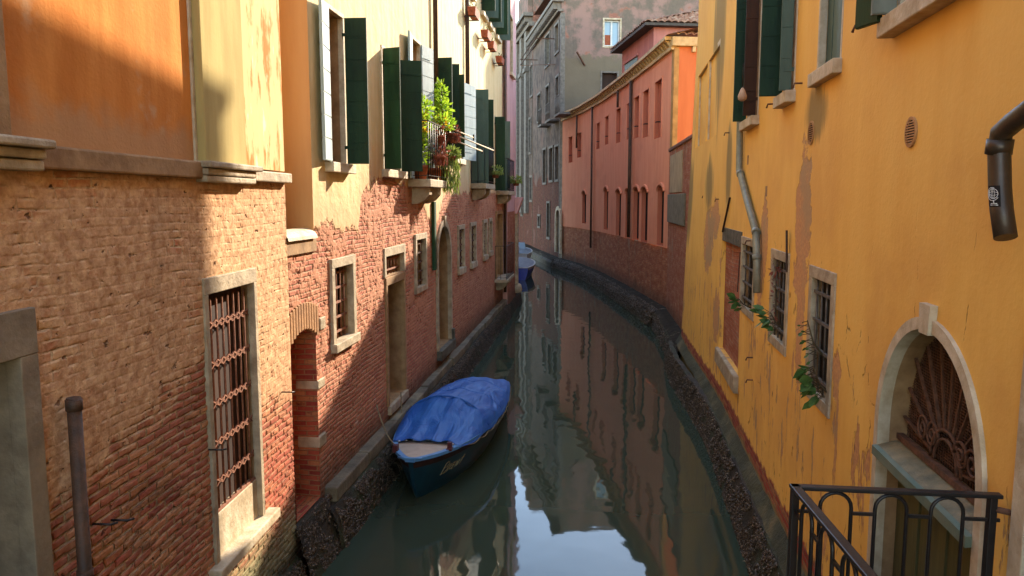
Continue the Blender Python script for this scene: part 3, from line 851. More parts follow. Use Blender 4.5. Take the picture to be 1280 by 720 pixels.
# balcony door behind the plants
u0 = P2(513, 100)[0]; u1 = P2(525, 100)[0]; z1 = P2(514, 47)[1]; zb1 = P2(548, 228)[1]
upper(L2, H2, u0, u1, zb1, z1, (172, .45), (14, .45), mats=(SUNLIT_PAINT, SUNLIT_PAINT), pane=PLASTER_PINK, sl=False, nm='balcony_door', nb=9)
u0 = P2(545, 150)[0]; u1 = P2(553, 150)[0]; z1 = P2(547, 75)[1]; z0 = P2(550, 196)[1]
upper(L2, H2, u0, u1, z0, z1, (95, .30), (75, .32), mats=(GREEN2, GREEN2))
u0 = P2(566, 150)[0]; u1 = P2(576, 150)[0]; z1 = P2(567, 95)[1]; z0 = P2(576, 200)[1]
upper(L2, H2, u0, u1, z0, z1, (100, .24), (15, .75), mats=(GREEN2, SUNLIT_PAINT))
u0 = P2(588, 170)[0]; u1 = P2(602, 170)[0]; z1 = P2(588, 112)[1]; zb2 = P2(602, 231)[1]
upper(L2, H2, u0, u1, zb2, z1, (78, .42), (72, .30), mats=(GREEN_BLUE, GREEN2), sl=False, nm='balcony_door', nb=9)
u0 = P2(618, 190)[0]; u1 = P2(624, 190)[0]; z1 = P2(619, 147)[1]; zb3 = P2(626, 239)[1]
upper(L2, H2, u0, u1, zb3, z1, (90, .30), (60, .35), mats=(GREEN2, GREEN_BLUE), sl=False, nm='balcony_door', nb=9)
# top-floor windows with shutters
zs = []
for (pa, pb, pz) in ((585, 590, 9), (601, 606, 40), (609.5, 613.5, 53), (619, 623, 71)):
    u0 = P2(pa, pz)[0]; u1 = P2(pb, pz)[0]
    upper(L2, H2, u0, u1, 8.98, 10.7, (90, .36), (70, .36), mats=(GREEN2, GREEN_BLUE), slw=.08)
# slim green shutter box beside the arched door
g = L2.mb(); u, z = P2(540, 252); g.box(u - .06, u + .10, 0.0, .06, P2(540, 338)[1], z); g.build('cellar_shutter', GREEN, H2, bevel=.004)
ua = lambda px, py: P2(px, py)[0]
fall = [(0, zR - .1), (uR, 3.60), (uR + .25, 3.75), (ua(412, 270), 3.75), (ua(425, 260), 3.62), (ua(447, 250), 3.60), (ua(452, 250), 4.1), (ua(480, 240), 4.35), (ua(500, 230), 4.25), (ua(520, 240), 4.2),
        (ua(534, 245), 3.7), (ua(545, 250), 3.5), (ua(555, 245), 4.1), (ua(590, 240), 4.2), (U2, 4.2)]
M2 = stucco_brick('yellow_plaster_over_brick', fall, (0, U2 + .01), C('d8c496'), C('cab27e'), disp=True, noise_amp=.45, stain=C('ba8262'))
JORANGE = plain_stucco('saffron_recess_plaster', C('cfa06a'), C('c49260'))
BRJ = Mat('banded_brick_jamb', .9, .15); _c, _h, _m = BRJ.bricks(BR_RED, C('9b7552')); BRJ.col(_c); BRJ.bump(_h, .015)
ucut = 5.2
zcut = 5.0
mats2 = [M2, JAMB, JORANGE, BRJ.mat]
for hh in L2.holes:
    if hh['u0'] < 0: hh['jamb'] = 2
low = lambda lst, f: [q for q in lst if f(q)]
wall(L2, 'brick_wall', 0, ucut, -.4, zcut, mats2, step=.016)
def lo_wall(name, a, b, c, d, step):
    wall(L2, name, a, b, c, d, mats2, step=step)
wall(L2, 'brick_wall', ucut, 11.0, -.4, zcut, mats2, step=.03)
wall(L2, 'brick_wall', 11.0, U2, -.4, zcut, mats2, step=.08)
wall(L2, 'plaster_wall', 0, ucut, zcut, ZT2, mats2, step=.05)
wall(L2, 'plaster_wall', ucut, U2, zcut, ZT2, mats2, step=.12)
b = L2.mb(); b.quad((-.02, -.85, zR), (uR, -.85, zR), (uR, -.85, ZT2), (-.02, -.85, ZT2)); b.build('recess_back', JORANGE, H2)
b = L2.mb(); b.quad((0, 0, ZT2), (U2, 0, ZT2), (U2, -8, ZT2), (0, -8, ZT2)); b.quad((U2, 0, -.4), (U2, -8, -.4), (U2, -8, ZT2), (U2, 0, ZT2)); b.box(0, U2, -.1, .35, ZT2 + .003, ZT2 + .15)
b.quad((0, -8, -.4), (U2, -8, -.4), (U2, -8, ZT2), (0, -8, ZT2)); b.build('roof', TILE, H2)

# ---- balconies of the long house
def railing_part(F, parent, u0, u1, out, z0, z1, mat, nbar, nm='railing', r=.008):
    g = F.mb()
    for (p, q) in (((u0, 0.01), (u0, out)), ((u0, out), (u1, out)), ((u1, out), (u1, 0.01))):
        g.bar((p[0], p[1], z1), (q[0], q[1], z1), .03, .018)
        g.bar((p[0], p[1], z0 + .06), (q[0], q[1], z0 + .06), .022, .012)
        L = math.hypot(q[0] - p[0], q[1] - p[1]); n = max(2, int(nbar * L))
        for k in range(n + 1):
            f = k / n; g.tube([(p[0] + (q[0] - p[0]) * f, p[1] + (q[1] - p[1]) * f, z0), (p[0] + (q[0] - p[0]) * f, p[1] + (q[1] - p[1]) * f, z1)], r, 5)
    return g.build(nm, mat, parent)
def balcony(F, H, u0, u1, out, zt, rail, th=.13, brk=2, nbar=8, bh=.28):
    g = F.mb(); g.box(u0, u1, -.02, out, zt - th, zt); B = g.build('balcony', STONE, H, bevel=.012)
    for k in range(brk):
        u = u0 + (u1 - u0) * ((k + .5) / brk if brk > 1 else .5)
        g = F.mb(); n = 6; pts = [(-.02, zt - th - .003), (out * .8, zt - th - .003), (out * .78, zt - th - bh * .45), (out * .55, zt - th - bh * .8), (out * .2, zt - th - bh), (-.02, zt - th - bh)]
        for s_ in (u - .1, u + .1): g.poly([(s_, o, z) for o, z in pts])
        for p, q in zip(pts, pts[1:] + pts[:1]): g.quad((u - .1, p[0], p[1]), (u + .1, p[0], p[1]), (u + .1, q[0], q[1]), (u - .1, q[0], q[1]))
        g.build('bracket', STONE, B, bevel=.008)
    railing_part(F, B, u0 + .03, u1 - .03, out - .04, zt, zt + rail, IRON, nbar)
    return B
BO = .38
ub0 = L2.pix(510, 228)[0]; ub1 = L2.pix(560, 229, BO)[0]
balcony(L2, H2, ub0, ub1, BO, zb1, .95, brk=2, nbar=6)
uc0 = L2.pix(588, 236)[0]; uc1 = L2.pix(619, 236, .4)[0]
balcony(L2, H2, uc0, uc1, .40, zb2, .95, brk=2, nbar=7)
ud0 = L2.pix(620, 241)[0]; ud1 = U2 + .25
balcony(L2, H2, ud0, ud1, .40, zb3, 1.0, brk=2, nbar=6)
ue0 = L2.pix(618.5, 340)[0]
balcony(L2, H2, ue0, U2 + .1, .40, hI['z0'], 1.05, brk=2, nbar=4, th=.10)
# downpipes on the long house
zt_ = ZT2 - .1
u = P2(540, 60)[0]; pipe_thing(L2, 'drainpipe', [(u, .07, zt_), (u, .07, P2(541, 130)[1])], .045, PIPE_DARK, 'brown downpipe beside the sunlit shutter above the plant balcony')
u = P2(580.5, 60)[0]; pipe_thing(L2, 'drainpipe', [(u, .07, zt_), (u, .07, P2(583, 150)[1])], .05, PIPE_DARK, 'dark downpipe between the top-floor flower boxes and the plant balcony')
u = U2 - .03; pipe_thing(L2, 'drainpipe', [(u, .09, zt_), (u, .09, .9)], .05, PIPE_DARK, 'dark downpipe at the seam with the pink house')

# ================================================================== pink house
L3 = Fac((L2.world(U2 + .005, .16, 0)[0], L2.world(U2 + .005, .16, 0)[1]), L2.world(U2 + 4.2, .16, 0)[:2], -1)
H3 = house('pink_house', L3, 'narrow pale pink house in shade beyond the long yellow one')
up = L3.pix(645, 120)[0]
PK = plain_stucco('pale_pink_plaster', C('c9a29c'), C('b78f8b'), C('a3807a'))
PKB = foot_brick('brown_pier_brick', BR_ROSE, .2)
ha, _w = upper(L3, H3, up * .3, up * .6, 8.3, 10.2, None, None, sl=True)
wall(L3, 'plaster_wall', 0, up, 3.6, 11.4, [PK, JAMB], step=.5)
wall(L3, 'brick_wall', 0, up, -.4, 3.6, [PKB, JAMB], step=.5, holes=[])
b = L3.mb(); b.quad((up, 0, -.4), (up, -7, -.4), (up, -7, 11.4), (up, 0, 11.4)); b.quad((0, 0, -.4), (0, -.3, -.4), (0, -.3, 11.4), (0, 0, 11.4)); b.build('end_wall', PK, H3)
b = L3.mb(); b.box(-.02, up + .1, -7, .25, 11.403, 11.6); b.build('roof', TILE, H3)
b = L3.mb(); b.box(up - .35, up + .02, -.05, .10, .9, 3.5); b.lathe((up - .17, .06, .55), [(.05, 0), (.16, .02), (.20, .12), (.16, .30), (.10, .36)], 14); b.build('corner_pillar', STONE, H3, bevel=.01)
b = L3.mb(); b.hexa([(up - .5, 0, 3.5), (up, 0, 3.5), (up, .1, 3.5), (up - .5, .1, 3.5), (up - .5, 0, 4.1), (up, 0, 4.1), (up, .3, 4.1), (up - .5, .3, 4.1)]); b.build('corbel', PK, H3, bevel=.01)

# unseen left-bank house past the pink one, added to block sky light
L4 = Fac((-.35, 28.9), (-2.2, 47.5), -1)
H4 = house('unseen_house', L4, 'unseen tall brown house added behind the pink one to block sky light')
g = L4.mb(); g.box(0, L4.L, -6, 0, -.4, 14.5); g.build('brick_wall', PKB, H4)
g = L4.mb(); g.box(-.1, L4.L + .1, -6, .3, 14.503, 14.7); g.build('roof', TILE, H4)
# ================================================================== yellow house on the right bank
RA = (1.66 - .145 * 4, -4.0); RB = (1.66 + .145 * 18.0, 18.0)
RW = Fac(RA, RB, +1)
HR = house('yellow_house', RW, 'tall deep yellow house with flaking plaster and an arched water gate')
UR = RW.L; ZTR = 10.80
PR = lambda px, py: RW.pix(px, py)
def lean(u, z):
    t = max(0.0, min(1.0, (u - 15.5) / (UR - 15.5))); t = t * t * (3 - 2 * t)
    return .22 * t * max(0.0, 1 - z / 8.0)
# barred ground-floor windows
def rwin(tl, br, nm='window', fw=.10, bars=(4, 4, .35, .011), sl=None, smat=STONE, bot=None):
    u0, u1, z0, z1 = RW.rect(tl, br)
    h = hole(RW, u0, u1, z0, z1, .09, jamb=1)
    W = surround(RW, h, fw, .018, smat, nm, HR, bot=bot)
    back_panel(RW, h, 'pane', DARK, W)
    g = RW.mb()
    for k in range(bars[0]):
        u = u0 + (u1 - u0) * (k + .5) / bars[0]; g.tube([(u, -.02, z0), (u, -.02, z1)], .009, 6)
    for k in range(bars[1]):
        z = z0 + (z1 - z0) * (k + .5) / bars[1]; g.box(u0, u1, -.03, -.006, z - .012, z + .012)
    g.build('grille', simple_grey, W)
    return h, W
simple_grey = simple('grey_iron_bars', C('6f675c'), C('4a4038'), rough=.7, metal=.2, scale=18, bump=.002)
h3, w3 = rwin((1017, 346), (1034, 505))
h2, w2 = rwin((967.5, 322), (980.5, 432))
h1, w1 = rwin((929, 304), (940.5, 391), bars=(3, 4, .35, .011))
# bricked-up doorway
u0, u1, z0, z1 = RW.rect((903.5, 300), (922, 468))
hd = hole(RW, u0, u1, z0, z1, .06, jamb=0)
ROSEB = foot_brick('rose_brick_infill', BR_ROSE, .15)
Wd = surround(RW, hd, .0, .012, STONE_DARK, 'blocked_doorway', HR, top=.22, bot=0, left=False, right=False)
back_panel(RW, hd, 'infill', ROSEB, Wd)
g = RW.mb(); g.box(u0 - .1, u1 + .05, -.04, .07, z0 - .26, z0 - .006); g.build('doorstep', STONE, Wd, bevel=.02)
# water gate
u0 = PR(1228, 590)[0]; u1 = PR(1101, 540)[0]; za = PR(1157, 410)[1]
hg = hole(RW, u0, u1, .62, za, .18, rise=(u1 - u0) / 2 * 1.04, jamb=1)
WG = arch_surround(RW, hg, .065, .022, STONE_PALE, 'water_gate', HR, zb=.62, key=(.075, .14, .018), n=30)
zs = hg['z1'] - hg['rise']
back_panel(RW, hg, 'backing', DARKBRN, WG)
zl = PR(1099, 549)[1]
# fan grille of rusty bars with scrolls, fine mesh behind
g = RW.mb(); cu = (u0 + u1) / 2; ro = (u1 - u0) / 2; oo = -.125; cz = zl + .07
for k in range(11):
    t = math.pi * (k + .5) / 11
    rr = ro * 1.2
    ex, ez = cu + rr * math.cos(t), cz + rr * 1.1 * math.sin(t)
    for f in [q / 20 for q in range(20, 2, -1)]:
        ex, ez = cu + rr * f * math.cos(t), cz + rr * 1.1 * f * math.sin(t)
        if abs(ex - cu) < ro and ez < arch_z(hg, ex): break
    g.bar((cu + .2 * math.cos(t), oo, cz + .2 * math.sin(t)), (ex, oo, ez), .018, .012)
for rr in (.20, .15):
    g.tube([(cu + rr * math.cos(t), oo + .01, cz + rr * math.sin(t)) for t in [math.pi * k / 16 for k in range(17)]], .010, 6)
for s_ in (-1, 1):
    for cc in (.30, .52):
        pts = []
        for k in range(26):
            t = k / 25 * 3.6 * math.pi; r_ = .085 * (1 - k / 30)
            pts.append((cu + s_ * (cc * .62 - r_ * math.cos(t)), oo + .012, cz + .12 + r_ * math.sin(t)))
        g.tube(pts, .009, 5)
g.box(u0, u1, oo - .01, oo + .03, cz - .05, cz - .015)
g.build('fan_grille', RUST, WG)
g = RW.mb()
for k in range(44):
    u = u0 + (u1 - u0) * k / 43
    g.bar((u, -.16, cz - .03), (u, -.16, min(arch_z(hg, u), 9) + .02), .005)
for k in range(46):
    z = cz + (hg['z1'] - cz) * k / 45
    w_ = ro if z < zs else ro * math.sqrt(max(0, 1 - ((z - zs) / hg['rise']) ** 2))
    g.bar((cu - w_, -.158, z), (cu + w_, -.158, z), .005)
g.build('wire_mesh', RUST, WG)
g = RW.mb()
g.hexa([(u0 + .004, -.17, zl - .01), (u1 - .004, -.17, zl - .01), (u1 - .004, .03, zl - .07), (u0 + .004, .03, zl - .07),
        (u0 + .004, -.17, zl + .03), (u1 - .004, -.17, zl + .03), (u1 - .004, .03, zl - .03), (u0 + .004, .03, zl - .03)])
g.build('ledge', simple('dusty_ledge', C('8a7c5c'), C('5f5b45'), rough=.7, scale=9, bump=.01), WG)
g = RW.mb(); g.hexa([(u0 + .002, -.0, zl - .075), (u1 - .002, -.0, zl - .075), (u1 - .002, .05, zl - .085), (u0 + .002, .05, zl - .085),
        (u0 + .002, -.0, zl - .024), (u1 - .002, -.0, zl - .024), (u1 - .002, .05, zl - .03), (u0 + .002, .05, zl - .03)])
g.build('copper_edge', COPPER_GREEN, WG)
g = RW.mb(); nb = 7
for k in range(nb):
    a = u0 + (u1 - u0) * k / nb; g.box(a + .004, a + (u1 - u0) / nb - .004, -.17, -.12 + (.012 if k % 2 else 0), .62, zl - .06)
g.build('gate_leaf', WOOD_DOOR, WG)
# next doorway at the right edge: a pale stone strip
u = PR(1270, 600)[0]; hq = hole(RW, u - 1.1, u - .12, .62, PR(1274, 500)[1] + .3, .3, jamb=2)
Wq = surround(RW, hq, .11, .02, STONE_PALE, 'doorway', HR, bot=0); back_panel(RW, hq, 'door', WOOD_DOOR, Wq, planks=5)
# upper windows
uA0 = PR(947, 150)[0]; uA1 = PR(935, 157)[0]; zA = PR(930, 156)[1]
upper(RW, HR, uA0, uA1, zA, zA + 1.75, (90, .15), (90, .17), mats=(DARKBRN, GREEN2), slw=.12, smat=STONE_PALE, nb=6)
uB0 = PR(992, 117)[0]; uB1 = PR(981, 125)[0]; zB = PR(980, 122)[1]
upper(RW, HR, uB0, uB1 , zB, zB + 1.8, (90, .11), (90, .23), mats=(GREEN_BLUE, GREEN2), slw=.10, nb=6)
uC0 = PR(1050, 78)[0]; uC1 = PR(1022, 96)[0]; zC = PR(1035, 84)[1]
hC_ = hole(RW, uC0, uC1, zC, zC + 1.6, .07, jamb=1)
WC_ = surround(RW, hC_, .04, .006, STONE_PALE, 'window', HR, bot=0)
back_panel(RW, hC_, 'shutter', GREEN_BLUE, WC_, planks=4); sill(RW, hC_, .06, .07, .11, STONE_PALE, WC_)
uD0 = PR(1215, 0)[0]; uD1 = PR(1126, 22)[0]; zD = PR(1130, 17)[1]
upper(RW, HR, uD0, uD1, zD, zD + 1.6, None, (90, .14), mats=(GREY_PAINT, GREY_PAINT), slw=.12, pane=WOOD, nb=5)
Wd_ = [o for o in HR.children if o.name.startswith('window')][-1]
leaf_shutter(RW, uD1 + .06, .10, 20, .22, zD - .02, zD + 1.6, GREEN2, Wd_, nb=5)
# blind windows near the far corner
for tl, br in (((874.5, 97), (884, 182)), ((887, 77), (898, 172))):
    u0, u1, z0, z1 = RW.rect(tl, br)
    h = hole(RW, u0 + .10, u1 - .10, z0 + .06, z1, .035, jamb=0)
    W = surround(RW, h, .09, .012, STONE_PALE, 'blind_window', HR, bot=.1, inn=.03)
    back_panel(RW, h, 'infill', None, W)
# round vents
def vent(px, py, r):
    u, z = PR(px, py); g = RW.mb(); n = 24
    c = [(u + r * math.cos(2 * math.pi * k / n), z + r * math.sin(2 * math.pi * k / n)) for k in range(n)]
    ci = [(u + (r - .018) * math.cos(2 * math.pi * k / n), z + (r - .018) * math.sin(2 * math.pi * k / n)) for k in range(n)]
    for k in range(n):
        p, q, a, b = c[k], c[(k + 1) % n], ci[(k + 1) % n], ci[k]
        g.quad((p[0], .012, p[1]), (q[0], .012, q[1]), (a[0], .012, a[1]), (b[0], .012, b[1]))
        g.quad((p[0], .012, p[1]), (q[0], .012, q[1]), (q[0], -.01, q[1]), (p[0], -.01, p[1]))
    m_ = 9
    for k in range(m_):
        zz = -r + .02 + (2 * r - .04) * (k + .5) / m_; w = math.sqrt(max(0, (r - .01) ** 2 - zz * zz))
        g.hexa([(u - w, .004, z + zz - .006), (u + w, .004, z + zz - .006), (u + w, .014, z + zz - .010), (u - w, .014, z + zz - .010),
                (u - w, .004, z + zz + .001), (u + w, .004, z + zz + .001), (u + w, .014, z + zz - .003), (u - w, .014, z + zz - .003)])
    V = g.build('vent', TERRA_PALE, HR)
    g = RW.mb(); g.poly([(p[0], .003, p[1]) for p in ci]); g.build('vent_back', DARK, V)
TERRA_PALE = simple('pale_terracotta', C('b98a56'), C('9c6f42'), rough=.85, bump=.003)
vent(1014.6, 166, .105); vent(1140, 165, .088)
# small putlog holes and iron bits
for px, py in ((958, 239), (935, 200), (869, 205)):
    u, z = PR(px, py); g = RW.mb(); g.box(u - .05, u + .05, -.01, .003, z - .06, z + .06); g.build('plugged_hole', JAMB, HR)
for px, py in ((968, 130), (1003, 104), (912, 166), (1082, 32), (940, 301), (941, 447), (941, 475), (873, 247), (883, 245), (900, 249)):
    u, z = PR(px, py); g = RW.mb(); g.tube([(u, -.02, z), (u, .07, z), (u + .02, .08, z - .04)], .010, 6); g.build('shutter_hook', RUST, HR)
# spear-shaped wall anchors and hanging slats
for (p, q) in (((927, 315), (925, 365)), ((986, 340), (988, 288)), ((914, 247), (906, 290)), ((893, 245), (886, 275))):
    a, b_ = PR(*p), PR(*q); g = RW.mb(); g.bar((a[0], .02, a[1]), (b_[0], .035, b_[1]), .05 if p[0] in (986,) else .03, .012); g.build('wall_anchor', DARKBRN, HR)
greys = [(PR(866, 120)[0], 5.8, .9, 2.6), (PR(900, 40)[0], 7.2, .8, 1.8), (PR(912, 190)[0], 4.5, .35, .6), (PR(868, 230)[0], 4.0, .8, 1.0), (PR(1020, 112)[0], 4.75, .35, .25), (PR(890, 210)[0], 4.3, .5, .5)]
px_ = [(1003, 290, .30, .70), (1000, 400, .16, .6), (955, 300, .22, .5), (950, 340, .2, .45), (889, 300, .55, .6), (896, 275, .5, .35), (897, 395, .35, .45), (905, 340, .4, .4), (1045, 470, .12, .2)]
patches = [(PR(a, b)[0], PR(a, b)[1], c, d) for a, b, c, d in px_]
MY = yellow_right(patches, greys)
for o in HR.children_recursive:
    if o.type == 'MESH' and o.name.startswith('infill') and o.data.materials[0] is None: o.data.materials[0] = MY
wall(RW, 'plaster_wall', 0, UR, -.4, ZTR, [MY, JAMB, JAMB_GREY], step=.16, deform=lean)
b = RW.mb(); n = 24
for k in range(n):
    za_, zb_ = -.4 + (ZTR + .4) * k / n, -.4 + (ZTR + .4) * (k + 1) / n
    b.quad((UR, lean(UR, za_), za_), (UR, -7, za_), (UR, -7, zb_), (UR, lean(UR, zb_), zb_))
b.quad((0, 0, -.4), (0, -7, -.4), (0, -7, ZTR), (0, 0, ZTR)); b.build('end_wall', MY, HR)
b = RW.mb(); b.box(-.1, UR + .0, -7, .06, ZTR + .003, ZTR + .16); b.build('roof', TILE, HR)
b = RW.mb(); b.quad((0, -7, -.4), (UR, -7, -.4), (UR, -7, ZTR), (0, -7, ZTR)); b.build('rear_wall', MY, HR)
# pipes on the yellow house
q = lambda px, py, o: (*PR(px, py),)
def rp(px, py, o=.06):
    u, z = RW.pix(px, py, o); return (u, o, z)
pts = [rp(926, 60), rp(925, 150), rp(924, 212), rp(936, 258), rp(945, 290), rp(946, 322), rp(946, 366)]
pipe_thing(RW, 'downpipe', pts, .045, PIPE_GREY, 'grey cranked downpipe ending between two barred windows on the yellow wall', collars=(pts[2][2] - .06, pts[4][2], pts[5][2]))
pts = [rp(1345, 95, .13), rp(1268, 152, .13), rp(1252, 166, .13), rp(1249, 185, .13), rp(1250, 235, .13), rp(1252, 262, .13), rp(1257, 297, .13)]
r0 = .042
t = pipe_thing(RW, 'overflow_pipe', pts, r0, PIPE_COPPER, 'fat brown copper elbow pipe with a small globe sticker on the near yellow wall', collars=(pts[3][2] + .005,), n=18)
# globe sticker on the pipe
u, o_, z = rp(1248, 245, .13 + .05)
base = pts[-1]
g = RW.mb(); sw = .028
N = 6
def onp(x, dz, lift=.0012):
    ang = x / r0
    # centre of the pipe at this height
    f = max(0, min(1, (z + dz - pts[5][2]) / (pts[3][2] - pts[5][2])))
    cu = pts[5][0] + (pts[3][0] - pts[5][0]) * f
    rr = r0 + lift
    a0 = R(115)
    return (cu + rr * math.cos(a0 + ang) - base[0], pts[3][1] + rr * math.sin(a0 + ang) - base[1], z + dz - base[2])
for k in range(N):
    x0, x1 = -sw + 2 * sw * k / N, -sw + 2 * sw * (k + 1) / N
    g.quad(onp(x0, -.042), onp(x1, -.042), onp(x1, .042), onp(x0, .042))
S = g.build('sticker', DARK, t)
g = RW.mb()
def arc(cx, cz_, rx, rz, a0, a1, w=.0016, n=24):
    P = [onp(cx + rx * math.cos(R(a0 + (a1 - a0) * k / n)), cz_ + rz * math.sin(R(a0 + (a1 - a0) * k / n)), .003) for k in range(n + 1)]
    g.tube(P, w, 4)
arc(.002, .010, .018, .020, 0, 360, .0014); arc(.002, .010, .007, .020, 0, 360, .0009); arc(.002, .010, .018, .007, 0, 360, .0009)
arc(-.001, .008, .024, .026, 70, 330, .0014); g.tube([onp(-.016, .004, .003), onp(.02, .016, .003)], .0009, 4); g.tube([onp(.002, -.010, .003), onp(.002, .03, .003)], .0009, 4)
g.tube([onp(.004, -.018, .003), onp(.004, -.030, .003)], .002, 4); g.tube([onp(-.008, -.030, .003), onp(.016, -.030, .003)], .0018, 4); g.tube([onp(-.011, -.036, .003), onp(.019, -.036, .003)], .0018, 4)
g.build('globe_mark', WHITE, S)

# ================================================================== garden wall between yellow and orange houses
GW = Fac((4.33, 17.85), (4.93, 23.85), +1)
HG = house('garden_wall', GW, 'brick garden wall with a rendered concrete patch between the yellow and orange houses', 'wall')
zg = GW.pix(846, 186)[1]
GB = foot_brick('garden_wall_brick', BR_ROSE, .3)
CONC = simple('grey_concrete', C('7c735f'), C('5d5747'), rough=.9, bump=.01)
wall(GW, 'brick_face', 0, GW.L, -.4, zg, [GB, JAMB], step=.4, deform=lambda u, z: .05)
u0, u1, za, zb = GW.rect((838.5, 243), (859, 283)); b = GW.mb(); b.box(max(u0, .1), u1, .045, .10, min(za, zb), max(za, zb)); b.build('concrete_band', CONC, HG, bevel=.02)
u0, u1, za, zb = GW.rect((841, 195), (855, 240)); b = GW.mb(); b.box(max(u0, .2), u1, .045, .075, za, zb); b.build('render_patch', simple('beige_render', C('b09a78'), C('8d7a5c'), bump=.01, scale=2.0), HG, bevel=.01)
b = GW.mb(); b.box(-.02, GW.L, -.3, .09, zg + .003, zg + .10); b.build('coping', TILE, HG, bevel=.02)
u, z = GW.pix(860, 130); 
b0 = GW.pix(862, 183)
t = GW.thing('chimney_pot', .35, -.15, zg + .11); tag(t, 'slim terracotta flue with a flared cap standing on the garden wall beside the yellow corner', 'chimney')
hp = GW.pix(863, 125)[1] - zg - .11
g = GW.mb(); g.tube([(0, 0, 0), (0, 0, hp)], .09, 10); g.tube([(0, 0, hp * .3), (0, 0, hp * .3 + .05)], .11, 10); g.build('flue', PIPE_DARK, t)
g = GW.mb(); g.lathe((0, 0, hp), [(.10, 0), (.17, .06), (.18, .12), (.05, .16)], 12); g.build('cap', TERRA, t)

# ================================================================== orange house
OP = [(4.95, 23.9), (4.83, 27.0), (4.62, 31.3), (4.28, 36.5), (3.75, 41.2), (2.95, 45.2)]
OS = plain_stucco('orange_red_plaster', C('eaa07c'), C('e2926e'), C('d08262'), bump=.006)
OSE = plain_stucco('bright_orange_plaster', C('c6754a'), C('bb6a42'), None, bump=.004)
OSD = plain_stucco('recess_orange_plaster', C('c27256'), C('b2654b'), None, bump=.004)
OB = foot_brick('orange_house_brick', BR_ORA, .4)
OF = [Fac(p, q_, +1) for p, q_ in zip(OP, OP[1:])]
HO = house('orange_house', OF[0], 'long curved orange-red house on a brick base with narrow arched windows and tiled attic')
ZE = 8.87; ZB = 2.47
acc = 0
for k, F in enumerate(OF):
    F.root = HO; F.uoff = acc; acc += F.L
class OPart: pass
def o_build(mb, F, name, mat, parent=None, bevel=0, recalc=True):
    o = mb.build(name, mat, None, recalc=recalc, bevel=bevel, uoff=(F.uoff, 0))
    rel = (F.A - OF[0].A); c, s_ = math.cos(-OF[0].ang), math.sin(-OF[0].ang)
    M = Matrix.Translation((rel.x * c - rel.y * s_, rel.x * s_ + rel.y * c, 0)) @ Matrix.Rotation(F.ang - OF[0].ang, 4, 'Z')
    if parent is not None and parent is not HO:
        o.parent = parent; o.matrix_parent_inverse = parent.matrix_basis.inverted() if False else Matrix.Identity(4)
    else:
        o.parent = HO; o.matrix_basis = M
    return o
def seg_for(px, py):
    for F in OF:
        u, z = F.pix(px, py)
        if -1e-6 <= u <= F.L + 1e-6: return F, u, z
    F = OF[-1]; return (F, *F.pix(px, py))
owins = []
def owin(pc, pw_, pt, pb, arched, deep=.22, mat=None):
    F, u, z1 = seg_for(pc, pt); z0 = F.pix(pc, pb)[1]
    ua, ub = F.pix(pc - pw_ / 2, pt)[0], F.pix(pc + pw_ / 2, pt)[0]
    w = min(abs(ub - ua), 1.0); u = max(w / 2 + .16, min(F.L - w / 2 - .16, u))
    h = hole(F, u - w / 2, u + w / 2, z0, z1, deep, rise=.18 if arched else 0, jamb=1)
    owins.append((F, h, arched))
for pc, w_, pt, pb in ((826.3, 8, 232, 307), (809.8, 8, 234, 304), (795.8, 7, 234, 301), (783.5, 5.5, 236, 299), (773.5, 6, 237, 297), (757.8, 6, 234.5, 287), (727.5, 5.5, 239, 279)):
    owin(pc, w_, pt, pb, True, .2)
for pc, w_, pt, pb in ((823.5, 8.5, 101, 172), (808, 7, 113, 171), (796.5, 6, 121, 172), (785, 6, 130, 174), (773.5, 5.5, 136, 178), (759, 4, 145.5, 180), (748, 4, 154, 186), (727, 5, 165.5, 196), (713.5, 4.5, 171, 203)):
    owin(pc, w_, pt, pb, False, .2)
for F, h, arched in owins:
    u0, u1, c1 = h['u0'], h['u1'], h['z1']
    g = F.mb()
    # narrow dark slot on the far side, the rest filled flush with the recess
    uq = u0 + (u1 - u0) * (.0 if arched else .18)
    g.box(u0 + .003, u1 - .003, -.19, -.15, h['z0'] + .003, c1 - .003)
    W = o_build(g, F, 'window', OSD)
    base = Matrix(W.matrix_basis)
    def sub(mb, nm, mat, bevel=0):
        o = mb.build(nm, mat, W, bevel=bevel, uoff=(F.uoff, 0)); return o
    g = F.mb()
    if arched:
        g.box(u0 + (u1 - u0) * .42, u1 - .03, -.149, -.145, h['z0'] + .06, c1 - .12); sub(g, 'pane', DARK)
        g = F.mb(); c = (u0 + u1) / 2; n = 8; hw = (u1 - u0) / 2 + .06
        P = [(c + hw * math.cos(math.pi * k / n), h['z1'] - h['rise'] + (h['rise'] + .07) * math.sin(math.pi * k / n)) for k in range(n + 1)]
        for a, b_ in zip(P, P[1:]): g.bar((a[0], .02, a[1]), (b_[0], .02, b_[1]), .09, .07)
        sub(g, 'arch_moulding', OS)
    else:
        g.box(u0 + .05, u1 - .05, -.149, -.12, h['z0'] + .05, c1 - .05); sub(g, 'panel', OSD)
        g = F.mb(); g.box(u0 - .07, u1 + .07, -.02, .03, c1 + .003, c1 + .07); g.box(u0 - .07, u0 - .004, -.02, .02, h['z0'], c1); g.box(u1 + .004, u1 + .07, -.02, .02, h['z0'], c1); sub(g, 'moulding', OS)
        g = F.mb(); zz = h['z0'] + (c1 - h['z0']) * .28; cc = (u0 + u1) / 2; g.tube([(cc - .1, -.1, zz), (cc - .1, .06, zz), (cc + .06, .06, zz)], .025, 6); sub(g, 'shutter_stay', DARKBRN)
